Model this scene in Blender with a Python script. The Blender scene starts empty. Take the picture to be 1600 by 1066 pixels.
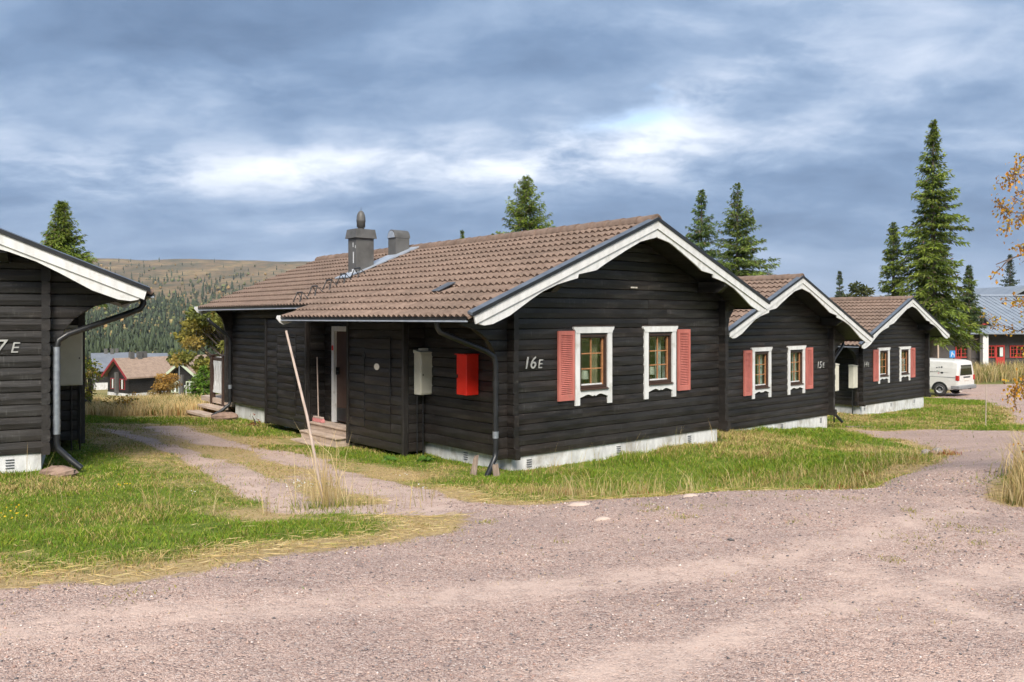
import bpy, math, random
import numpy as np
from mathutils import Matrix, Vector
R = math.radians
random.seed(7)
scene = bpy.context.scene
COL = scene.collection
EYE = 1.65

# ---------------------------------------------------------------- camera
cam_data = bpy.data.cameras.new('camera')
cam = bpy.data.objects.new('camera', cam_data)
COL.objects.link(cam)
cam.location = (0, 0, EYE)
cam.rotation_euler = (R(90), 0, 0)
cam_data.sensor_width = 36.0
cam_data.lens = 36.0 * 1280.0 / 1600.0
cam_data.shift_y = -36.0 / 1600.0
cam_data.clip_start = 0.05
cam_data.clip_end = 20000
scene.camera = cam

# ---------------------------------------------------------------- sun, sky, exposure
SUN_AZ, SUN_EL = R(178), R(42)          # azimuth clockwise from the view direction (+Y)
sun_data = bpy.data.lights.new('sun', 'SUN')
sun_data.energy = 3.3
sun_data.angle = R(28)
sun_data.color = (1.0, 0.93, 0.83)
sun = bpy.data.objects.new('sun', sun_data)
COL.objects.link(sun)
sdir = Vector((math.sin(SUN_AZ) * math.cos(SUN_EL), math.cos(SUN_AZ) * math.cos(SUN_EL), math.sin(SUN_EL)))
sun.rotation_euler = sdir.to_track_quat('Z', 'Y').to_euler()
sun.location = (0, -10, 30)

world = bpy.data.worlds.new('World')
scene.world = world
world.use_nodes = True
world.cycles.sampling_method = 'MANUAL'
world.cycles.sample_map_resolution = 512
wt = world.node_tree
wt.nodes.clear()


class NT:
    """tiny helper to write node trees"""
    def __init__(self, tree):
        self.t = tree

    def n(self, kind, **kw):
        nd = self.t.nodes.new(kind)
        for k, v in kw.items():
            setattr(nd, k, v)
        return nd

    def put(self, sock, v):
        if v is None:
            return
        if hasattr(v, 'is_output'):
            self.t.links.new(v, sock)
        elif isinstance(v, (tuple, list)) and len(v) == 3 and sock.type == 'RGBA':
            sock.default_value = (*v, 1)
        else:
            sock.default_value = v

    def math(self, op, a, b=None, c=None, clamp=False):
        nd = self.n('ShaderNodeMath', operation=op, use_clamp=clamp)
        self.put(nd.inputs[0], a)
        self.put(nd.inputs[1], b)
        if c is not None:
            self.put(nd.inputs[2], c)
        return nd.outputs[0]

    def vmath(self, op, a, b=None):
        nd = self.n('ShaderNodeVectorMath', operation=op)
        self.put(nd.inputs[0], a)
        self.put(nd.inputs[1], b)
        return nd.outputs[0]

    def noise(self, vec, scale, detail=4, rough=.55, dist=0.0, dim='3D'):
        nd = self.n('ShaderNodeTexNoise', noise_dimensions=dim)
        self.put(nd.inputs['Vector'], vec)
        nd.inputs['Scale'].default_value = scale
        nd.inputs['Detail'].default_value = detail
        nd.inputs['Roughness'].default_value = rough
        nd.inputs['Distortion'].default_value = dist
        return nd.outputs[0]

    def ramp(self, fac, stops, interp='LINEAR'):
        nd = self.n('ShaderNodeValToRGB')
        nd.color_ramp.interpolation = interp
        el = nd.color_ramp.elements
        while len(el) < len(stops):
            el.new(0.5)
        for e, (p, c) in zip(el, stops):
            e.position = p
            e.color = (*c, 1) if isinstance(c, (tuple, list)) else (c, c, c, 1)
        self.put(nd.inputs[0], fac)
        return nd.outputs[0]

    def mix(self, fac, a, b, blend='MIX'):
        nd = self.n('ShaderNodeMix', data_type='RGBA', blend_type=blend)
        self.put(nd.inputs[0], fac)
        self.put(nd.inputs[6], a)
        self.put(nd.inputs[7], b)
        return nd.outputs[2]

    def mapping(self, vec, scale=(1, 1, 1), loc=(0, 0, 0), rot=(0, 0, 0)):
        nd = self.n('ShaderNodeMapping')
        self.put(nd.inputs[0], vec)
        nd.inputs['Scale'].default_value = scale
        nd.inputs['Location'].default_value = loc
        nd.inputs['Rotation'].default_value = rot
        return nd.outputs[0]

    def combine(self, x, y, z):
        nd = self.n('ShaderNodeCombineXYZ')
        for i, v in enumerate((x, y, z)):
            self.put(nd.inputs[i], v)
        return nd.outputs[0]

    def sep(self, v):
        nd = self.n('ShaderNodeSeparateXYZ')
        self.put(nd.inputs[0], v)
        return nd.outputs


CL_OFF = [(13.0, 14.0, 0), (19.1, 3.9, 0), (1.3, 16.5, 0)]
LOBES = [((-.14, .183, .52, .032, .02), .30), ((.13, .205, .12, .036, .05), .26), ((.25, .280, .11, .030, .45), .27),
         ((-.36, .285, .18, .030, -.02), .17), ((.40, .27, .30, .06, .15), .13), ((-.52, .18, .24, .03, 0), .10), ((.2, .37, .3, .03, .1), .12)]
w = NT(wt)
sky = w.n('ShaderNodeTexSky', sky_type='NISHITA', sun_disc=False)
sky.sun_elevation = SUN_EL
sky.sun_rotation = SUN_AZ
sky.dust_density = 1.2
gen = w.n('ShaderNodeTexCoord').outputs['Generated']
dx, dy, dz = w.sep(gen)
zc = w.math('MAXIMUM', dz, 0.0)
den = w.math('ADD', zc, 0.30)
px_ = w.math('DIVIDE', dx, den)
py_ = w.math('DIVIDE', dy, den)
pl = w.combine(px_, py_, 0.0)
# stratocumulus deck seen from below: broad billows with lumpy edges, a few blue gaps
warp = w.n('ShaderNodeTexNoise', noise_dimensions='3D')
w.put(warp.inputs['Vector'], w.mapping(pl, (1.0, 1.0, 1), (3.1, 1.7, 0)))
warp.inputs['Scale'].default_value = 2.2
warp.inputs['Detail'].default_value = 4
plw = w.vmath('ADD', pl, w.vmath('MULTIPLY', w.vmath('SUBTRACT', warp.outputs['Color'], (.5, .5, .5)), (.22, .20, 0.0)))
n_big = w.noise(w.mapping(plw, (.72, 1.15, 1), CL_OFF[0]), 1.25, 4, .48)
n_mid = w.noise(w.mapping(plw, (.95, 1.35, 1), CL_OFF[1]), 3.0, 6, .52)
n_fin = w.noise(w.mapping(plw, (1, 1.3, 1), (7.7, 0.4, 0)), 9.0, 8, .62)
dens = w.math('ADD', w.math('MULTIPLY', n_big, .60), w.math('ADD', w.math('MULTIPLY', n_mid, .30), w.math('MULTIPLY', n_fin, .10)))
# the deck is darker in a low band, lit along a break about ten degrees up, mixed above
band = w.ramp(zc, [(0.0, .47), (.03, .41), (.07, .35), (.12, .36), (.155, .47), (.18, .52), (.21, .47), (.25, .39), (.30, .41), (.36, .45), (.6, .50)], 'EASE')
fwd = w.math('MAXIMUM', dy, 0.02)
uu, vv = w.math('DIVIDE', dx, fwd), w.math('DIVIDE', dz, fwd)


def lobe(u0, v0, su, sv, tilt=0.0):
    """a thin place in the deck, lit from above"""
    a_ = w.math('DIVIDE', w.math('SUBTRACT', uu, u0), su)
    b_ = w.math('DIVIDE', w.math('SUBTRACT', w.math('SUBTRACT', vv, v0), w.math('MULTIPLY', w.math('SUBTRACT', uu, u0), tilt)), sv)
    return w.math('EXPONENT', w.math('MULTIPLY', w.math('ADD', w.math('MULTIPLY', a_, a_), w.math('MULTIPLY', b_, b_)), -1.0))


thin = None
for args, k in LOBES:
    l_ = w.math('MULTIPLY', lobe(*args), k * .40)
    thin = l_ if thin is None else w.math('ADD', thin, l_)
rag = w.ramp(w.math('ADD', w.math('MULTIPLY', n_mid, .55), w.math('MULTIPLY', n_fin, .45)), [(.40, .05), (.58, 1.4)])
thin = w.math('MULTIPLY', thin, rag)
relief = w.math('MULTIPLY', w.ramp(zc, [(.02, .35), (.12, 1.0)]), 2.2)
bright = w.math('ADD', w.math('ADD', w.math('MULTIPLY', w.math('SUBTRACT', dens, .5), relief), band), thin)
cloud = w.ramp(bright, [(.12, (.088, .138, .228)), (.32, (.130, .195, .305)), (.48, (.200, .270, .385)), (.62, (.31, .37, .475)), (.78, (.46, .505, .58)), (1.0, (.66, .69, .74))])
n_gap = w.noise(w.mapping(plw, (.7, .9, 1), CL_OFF[2]), 1.7, 5, .55)
gap = w.ramp(n_gap, [(.66, 0.0), (.73, 1.0)])
gapz = w.math('MULTIPLY', gap, w.ramp(zc, [(.14, 0.0), (.2, 1.0)]))
gapz = w.math('MAXIMUM', gapz, w.math('MULTIPLY', w.math('MULTIPLY', lobe(.145, .243, .055, .012, .15), rag), .9), clamp=True)
bg_sky = w.n('ShaderNodeBackground')
wt.links.new(sky.outputs[0], bg_sky.inputs[0])
bg_sky.inputs[1].default_value = 0.13
bg_cl = w.n('ShaderNodeBackground')
wt.links.new(cloud, bg_cl.inputs[0])
bg_cl.inputs[1].default_value = 1.0
mixs = w.n('ShaderNodeMixShader')
cover = w.math('SUBTRACT', 1.0, w.math('MULTIPLY', gapz, .75))
wt.links.new(cover, mixs.inputs[0])
wt.links.new(bg_sky.outputs[0], mixs.inputs[1])
wt.links.new(bg_cl.outputs[0], mixs.inputs[2])
wout = w.n('ShaderNodeOutputWorld')
wt.links.new(mixs.outputs[0], wout.inputs[0])

scene.view_settings.view_transform = 'Standard'
scene.view_settings.look = 'None'
scene.view_settings.exposure = 0.90
scene.view_settings.gamma = 1.0
scene.cycles.max_bounces = 6
scene.cycles.transparent_max_bounces = 12
scene.cycles.use_denoising = True
scene.cycles.use_adaptive_sampling = True
scene.cycles.adaptive_threshold = .03

# ---------------------------------------------------------------- helpers
def tag(o, label=None, cat=None, group=None, kind=None):
    if label: o['label'] = label
    if cat: o['category'] = cat
    if group: o['group'] = group
    if kind: o['kind'] = kind
    return o


def empty(name, loc=(0, 0, 0), rz=0.0):
    o = bpy.data.objects.new(name, None)
    o.empty_display_size = .2
    COL.objects.link(o)
    o.location = loc
    o.rotation_euler = (0, 0, rz)
    return o


def link(name, me, parent=None):
    o = bpy.data.objects.new(name, me)
    COL.objects.link(o)
    if parent is not None:
        o.parent = parent
    return o


class MB:
    """collects shapes, builds ONE mesh object"""
    mirror = None      # width about which x is mirrored, or None
    zoff = 0.0

    def __init__(self):
        self.v, self.f, self.mi, self.sm = [], [], [], []

    def add(self, verts, faces, mi=0, smooth=False):
        b = len(self.v)
        self.v += [tuple(p) for p in verts]
        self.f += [tuple(i + b for i in f) for f in faces]
        self.mi += [mi] * len(faces)
        self.sm += [smooth] * len(faces)
        return self

    def box(self, x0, x1, y0, y1, z0, z1, mi=0, ch=0.0):
        if ch > 0:
            return self.chbox(x0, x1, y0, y1, z0, z1, mi, ch)
        v = [(x, y, z) for z in (z0, z1) for y in (y0, y1) for x in (x0, x1)]
        return self.add(v, [(0, 2, 3, 1), (4, 5, 7, 6), (0, 1, 5, 4), (2, 6, 7, 3), (0, 4, 6, 2), (1, 3, 7, 5)], mi)

    def chbox(self, x0, x1, y0, y1, z0, z1, mi, c):
        """box with chamfered edges along every face (24 corner verts)"""
        X, Y, Z = (x0, x1), (y0, y1), (z0, z1)
        vs, idx = [], {}
        for i in (0, 1):
            for j in (0, 1):
                for k in (0, 1):
                    sx, sy, sz = (1, -1)[i] * c, (1, -1)[j] * c, (1, -1)[k] * c
                    idx[i, j, k] = len(vs)
                    vs += [(X[i], Y[j] + sy, Z[k] + sz), (X[i] + sx, Y[j], Z[k] + sz), (X[i] + sx, Y[j] + sy, Z[k])]
        g = lambda i, j, k, a: idx[i, j, k] + a
        fs = []
        for s in (0, 1):
            q = [g(s, 0, 0, 0), g(s, 1, 0, 0), g(s, 1, 1, 0), g(s, 0, 1, 0)]
            fs.append(tuple(q if s else q[::-1]))
            q = [g(0, s, 0, 1), g(1, s, 0, 1), g(1, s, 1, 1), g(0, s, 1, 1)]
            fs.append(tuple(q[::-1] if s else q))
            q = [g(0, 0, s, 2), g(1, 0, s, 2), g(1, 1, s, 2), g(0, 1, s, 2)]
            fs.append(tuple(q if s else q[::-1]))
        for a in (0, 1):
            for b in (0, 1):
                fs.append((g(a, b, 0, 0), g(a, b, 1, 0), g(a, b, 1, 1), g(a, b, 0, 1)))
                fs.append((g(a, 0, b, 0), g(a, 1, b, 0), g(a, 1, b, 2), g(a, 0, b, 2)))
                fs.append((g(0, a, b, 1), g(1, a, b, 1), g(1, a, b, 2), g(0, a, b, 2)))
                for k in (0, 1):
                    fs.append((g(a, b, k, 0), g(a, b, k, 1), g(a, b, k, 2)))
        return self.add(vs, fs, mi)

    def prism(self, poly, axis, a, b, mi=0, smooth=False):
        """extrude a 2-D polygon along axis from a to b; poly in the other two axes (cyclic order y,z / z,x->x,z / x,y)"""
        def P(p, t):
            return {'x': (t, p[0], p[1]), 'y': (p[0], t, p[1]), 'z': (p[0], p[1], t)}[axis]
        n = len(poly)
        v = [P(p, a) for p in poly] + [P(p, b) for p in poly]
        self.add(v, [(i, (i + 1) % n, n + (i + 1) % n, n + i) for i in range(n)], mi, smooth)
        self.add([P(p, a) for p in poly], [tuple(range(n))[::-1]], mi)
        self.add([P(p, b) for p in poly], [tuple(range(n))], mi)
        return self

    def tube(self, pts, r, n=8, mi=0, cap=True):
        pts = [Vector(p) for p in pts]
        rs = r if isinstance(r, (list, tuple)) else [r] * len(pts)
        vs, prev = [], None
        for i, p in enumerate(pts):
            d = (pts[min(i + 1, len(pts) - 1)] - pts[max(i - 1, 0)]).normalized()
            if prev is None:
                u = d.orthogonal().normalized()
            else:
                u = (prev - d * prev.dot(d))
                u = u.normalized() if u.length > 1e-6 else d.orthogonal().normalized()
            prev = u
            w_ = d.cross(u)
            for k in range(n):
                a = 2 * math.pi * k / n
                vs.append(p + (u * math.cos(a) + w_ * math.sin(a)) * rs[i])
        fs = []
        for i in range(len(pts) - 1):
            for k in range(n):
                fs.append((i * n + k, i * n + (k + 1) % n, (i + 1) * n + (k + 1) % n, (i + 1) * n + k))
        self.add(vs, fs, mi, True)
        if cap:
            e = (len(pts) - 1) * n
            self.add(vs[:n], [tuple(range(n))[::-1]], mi)
            self.add(vs[e:], [tuple(range(n))], mi)
        return self

    def lathe(self, prof, cx, cy, n=20, mi=0):
        vs = [(cx + r * math.cos(2 * math.pi * k / n), cy + r * math.sin(2 * math.pi * k / n), z) for r, z in prof for k in range(n)]
        fs = [(i * n + k, i * n + (k + 1) % n, (i + 1) * n + (k + 1) % n, (i + 1) * n + k) for i in range(len(prof) - 1) for k in range(n)]
        return self.add(vs, fs, mi, True)

    def build(self, name, mats, parent=None):
        v = self.v
        f = self.f
        if MB.mirror is not None:
            v = [(MB.mirror - p[0], p[1], p[2] + MB.zoff) for p in v]
            f = [q[::-1] for q in f]
        elif MB.zoff:
            v = [(p[0], p[1], p[2] + MB.zoff) for p in v]
        me = bpy.data.meshes.new(name)
        me.from_pydata(v, [], f)
        mats = mats if isinstance(mats, (list, tuple)) else [mats]
        for m in mats:
            me.materials.append(m)
        me.polygons.foreach_set('material_index', self.mi)
        me.polygons.foreach_set('use_smooth', self.sm)
        me.update()
        return link(name, me, parent)


def np_mesh(name, verts, faces, mats, colors=None, parent=None, smooth=False):
    """fast mesh from numpy; faces (n,3) or (n,4); colors per vertex"""
    me = bpy.data.meshes.new(name)
    nv, nf, k = len(verts), len(faces), faces.shape[1]
    me.vertices.add(nv)
    me.vertices.foreach_set('co', np.ascontiguousarray(verts, np.float32).ravel())
    me.loops.add(nf * k)
    me.loops.foreach_set('vertex_index', np.ascontiguousarray(faces, np.int32).ravel())
    me.polygons.add(nf)
    me.polygons.foreach_set('loop_start', np.arange(0, nf * k, k, dtype=np.int32))
    me.polygons.foreach_set('loop_total', np.full(nf, k, np.int32))
    if smooth:
        me.polygons.foreach_set('use_smooth', np.ones(nf, bool))
    me.update()
    me.validate()
    if colors is not None:
        at = me.color_attributes.new('Col', 'FLOAT_COLOR', 'POINT')
        c4 = np.ones((nv, 4), np.float32)
        c4[:, :3] = colors
        at.data.foreach_set('color', c4.ravel())
    for m in (mats if isinstance(mats, (list, tuple)) else [mats]):
        me.materials.append(m)
    return link(name, me, parent)


def _hash(ix, iy, seed):
    h = (ix.astype(np.int64) * 374761393 + iy.astype(np.int64) * 668265263 + seed * 974711) & 0x7fffffff
    h = ((h ^ (h >> 13)) * 1274126177) & 0x7fffffff
    return ((h ^ (h >> 16)) & 0xffff) / 65535.0


def vnoise(x, y, scale, seed=0, octv=3):
    x = np.asarray(x, float) / scale
    y = np.asarray(y, float) / scale
    out, amp, tot = 0.0, 1.0, 0.0
    for o in range(octv):
        ix, iy = np.floor(x), np.floor(y)
        fx, fy = x - ix, y - iy
        fx, fy = fx * fx * (3 - 2 * fx), fy * fy * (3 - 2 * fy)
        a, b = _hash(ix, iy, seed + o), _hash(ix + 1, iy, seed + o)
        c, d = _hash(ix, iy + 1, seed + o), _hash(ix + 1, iy + 1, seed + o)
        out = out + amp * ((a * (1 - fx) + b * fx) * (1 - fy) + (c * (1 - fx) + d * fx) * fy)
        tot += amp
        amp *= .5
        x, y = x * 2.03 + 17.1, y * 2.03 + 9.7
    return out / tot


# ---------------------------------------------------------------- materials
def new_mat(name):
    m = bpy.data.materials.new(name)
    m.use_nodes = True
    m.node_tree.nodes.clear()
    t = NT(m.node_tree)
    out = t.n('ShaderNodeOutputMaterial')
    p = t.n('ShaderNodeBsdfPrincipled')
    m.node_tree.links.new(p.outputs[0], out.inputs[0])
    return m, t, p, out


def simple(name, c1, c2=None, scale=4.0, stretch=(1, 1, 1), rough=.6, bump=0.0, bscale=None, objrand=0.0, metal=0.0, spec=.4, detail=5, lo=.35, hi=.65, dirt=None):
    """two-tone noise paint with relief; objrand shifts brightness per object"""
    m, t, p, out = new_mat(name)
    tc = t.n('ShaderNodeTexCoord').outputs['Object']
    if objrand:
        rnd = t.n('ShaderNodeObjectInfo').outputs['Random']
        off = t.math('MULTIPLY', rnd, 37.0)
        tc = t.vmath('ADD', tc, t.combine(off, off, off))
    vec = t.mapping(tc, stretch)
    nz = t.noise(vec, scale, detail, .6)
    col = t.ramp(nz, [(lo, c1), (hi, c2 or c1)])
    if dirt:
        dn = t.noise(tc, dirt[1], 6, .65)
        col = t.mix(t.ramp(dn, [(dirt[2], 0.0), (dirt[3], 1.0)]), col, dirt[0])
    if objrand:
        k = t.math('ADD', t.math('MULTIPLY', rnd, 2 * objrand), 1.0 - objrand)
        col = t.mix(1.0, col, t.combine(k, k, k), 'MULTIPLY')
    t.put(p.inputs['Base Color'], col)
    p.inputs['Roughness'].default_value = rough
    p.inputs['Metallic'].default_value = metal
    p.inputs['Specular IOR Level'].default_value = spec
    if bump:
        bn = t.n('ShaderNodeBump')
        bn.inputs['Strength'].default_value = bump
        bn.inputs['Distance'].default_value = .01
        t.put(bn.inputs['Height'], t.noise(vec, bscale or scale * 3, 5, .6))
        t.put(p.inputs['Normal'], bn.outputs[0])
    return m


def log_mat(name, axis):
    """dark tarred timber with long grain, checks and worn grey scuffs"""
    m, t, p, out = new_mat(name)
    tc = t.n('ShaderNodeTexCoord').outputs['Object']
    rnd = t.n('ShaderNodeObjectInfo').outputs['Random']
    off = t.math('MULTIPLY', rnd, 53.0)
    tc2 = t.vmath('ADD', tc, t.combine(off, off, off))
    long_ = {'x': (.9, 14, 14), 'y': (14, .9, 14), 'z': (14, 14, .9)}[axis]
    soft = {'x': (.8, 3, 5), 'y': (3, .8, 5), 'z': (5, 5, .8)}[axis]
    tick = {'x': (26, 6, 3), 'y': (6, 26, 3), 'z': (3, 6, 26)}[axis]
    grain = t.noise(t.mapping(tc2, long_), 3.0, 6, .65)
    base = t.ramp(grain, [(.30, (.0060, .0048, .0042)), (.52, (.0165, .0138, .0122)), (.75, (.038, .033, .030))])
    wear = t.noise(t.mapping(tc2, soft), 2.2, 6, .62)
    base = t.mix(t.ramp(wear, [(.46, 0.0), (.72, .85)]), base, (.062, .058, .055))
    ticks = t.noise(t.mapping(tc2, tick), 1.6, 4, .6)
    tk = t.math('MULTIPLY', t.ramp(ticks, [(.57, 0.0), (.70, .85)]), t.ramp(wear, [(.45, 0.0), (.6, 1.0)]))
    base = t.mix(tk, base, (.12, .115, .11))
    k = t.math('ADD', t.math('MULTIPLY', rnd, .50), .33)
    base = t.mix(1.0, base, t.combine(k, k, k), 'MULTIPLY')
    warm = t.noise(tc2, .8, 2, .5)
    base = t.mix(t.ramp(warm, [(.45, 0.0), (.65, .5)]), base, t.mix(1.0, base, (1.35, .98, .80), 'MULTIPLY'))
    zz = t.sep(tc)[2]
    low = t.math('MULTIPLY', t.ramp(t.math('MULTIPLY', zz, .5), [(.12, 1.0), (.42, 0.0)]), t.ramp(t.noise(tc, 2.3, 5, .65), [(.35, 0.0), (.7, .55)]))
    base = t.mix(low, base, (.040, .031, .025))
    fade = t.noise(tc, .55, 4, .6)
    base = t.mix(t.ramp(fade, [(.45, 0.0), (.7, .35)]), base, (.034, .032, .031))
    t.put(p.inputs['Base Color'], base)
    t.put(p.inputs['Roughness'], t.ramp(grain, [(.3, .40), (.7, .66)]))
    p.inputs['Specular IOR Level'].default_value = .45
    b = t.n('ShaderNodeBump')
    b.inputs['Strength'].default_value = .55
    b.inputs['Distance'].default_value = .008
    t.put(b.inputs['Height'], t.math('ADD', grain, t.math('MULTIPLY', ticks, .35)))
    t.put(p.inputs['Normal'], b.outputs[0])
    return m


def attr_mat(name, rough=.6, trans=0.0, spec=.25, objrand=0.0):
    """foliage: colour from the mesh's own colour attribute"""
    m, t, p, out = new_mat(name)
    a = t.n('ShaderNodeAttribute', attribute_name='Col').outputs['Color']
    if objrand:
        rnd = t.n('ShaderNodeObjectInfo').outputs['Random']
        k = t.math('ADD', t.math('MULTIPLY', rnd, 2 * objrand), 1.0 - objrand)
        a = t.mix(1.0, a, t.combine(k, k, k), 'MULTIPLY')
    t.put(p.inputs['Base Color'], a)
    p.inputs['Roughness'].default_value = rough
    p.inputs['Specular IOR Level'].default_value = spec
    if trans:
        tr = t.n('ShaderNodeBsdfTranslucent')
        t.put(tr.inputs[0], a)
        mx = t.n('ShaderNodeMixShader')
        mx.inputs[0].default_value = trans
        m.node_tree.links.new(p.outputs[0], mx.inputs[1])
        m.node_tree.links.new(tr.outputs[0], mx.inputs[2])
        m.node_tree.links.new(mx.outputs[0], out.inputs[0])
    return m


def glass_mat(name, refl=.16, tint=(.82, .86, .84)):
    m, t, p, out = new_mat(name)
    m.node_tree.nodes.remove(p)
    tr = t.n('ShaderNodeBsdfTransparent')
    tr.inputs[0].default_value = (*tint, 1)
    gl = t.n('ShaderNodeBsdfGlossy')
    gl.inputs['Roughness'].default_value = .015
    fr = t.n('ShaderNodeLayerWeight')
    fr.inputs[0].default_value = .5
    fac = t.math('ADD', t.math('MULTIPLY', t.math('POWER', fr.outputs['Facing'], 4.0), .6), refl, clamp=True)
    bump = t.n('ShaderNodeBump')
    bump.inputs['Strength'].default_value = .04
    bump.inputs['Distance'].default_value = .01
    t.put(bump.inputs['Height'], t.noise(t.n('ShaderNodeTexCoord').outputs['Object'], 3.0, 2, .5))
    t.put(gl.inputs['Normal'], bump.outputs[0])
    mx = t.n('ShaderNodeMixShader')
    t.put(mx.inputs[0], fac)
    m.node_tree.links.new(tr.outputs[0], mx.inputs[1])
    m.node_tree.links.new(gl.outputs[0], mx.inputs[2])
    m.node_tree.links.new(mx.outputs[0], out.inputs[0])
    return m


def tile_mat():
    m = simple('concrete_tile', (.170, .116, .088), (.245, .172, .132), 9.0, (1, 1, 1), .82, .5, 60, .09, spec=.25)
    t = NT(m.node_tree)
    p = [n_ for n_ in m.node_tree.nodes if n_.type == 'BSDF_PRINCIPLED'][0]
    old = p.inputs['Base Color'].links[0].from_socket
    pos = t.n('ShaderNodeNewGeometry').outputs['Position']
    st = t.noise(t.mapping(pos, (1, 1, 1)), .9, 6, .62)
    c = t.mix(t.ramp(st, [(.42, 0.0), (.68, .5)]), old, t.mix(1.0, old, (.62, .66, .66), 'MULTIPLY'))
    li = t.noise(pos, 7.0, 5, .7)
    c = t.mix(t.ramp(li, [(.66, 0.0), (.74, .6)]), c, (.30, .28, .22))
    li2 = t.noise(pos, 4.0, 6, .7)
    c = t.mix(t.ramp(li2, [(.62, 0.0), (.74, .55)]), c, (.075, .070, .050))
    t.put(p.inputs['Base Color'], c)
    return m


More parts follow.
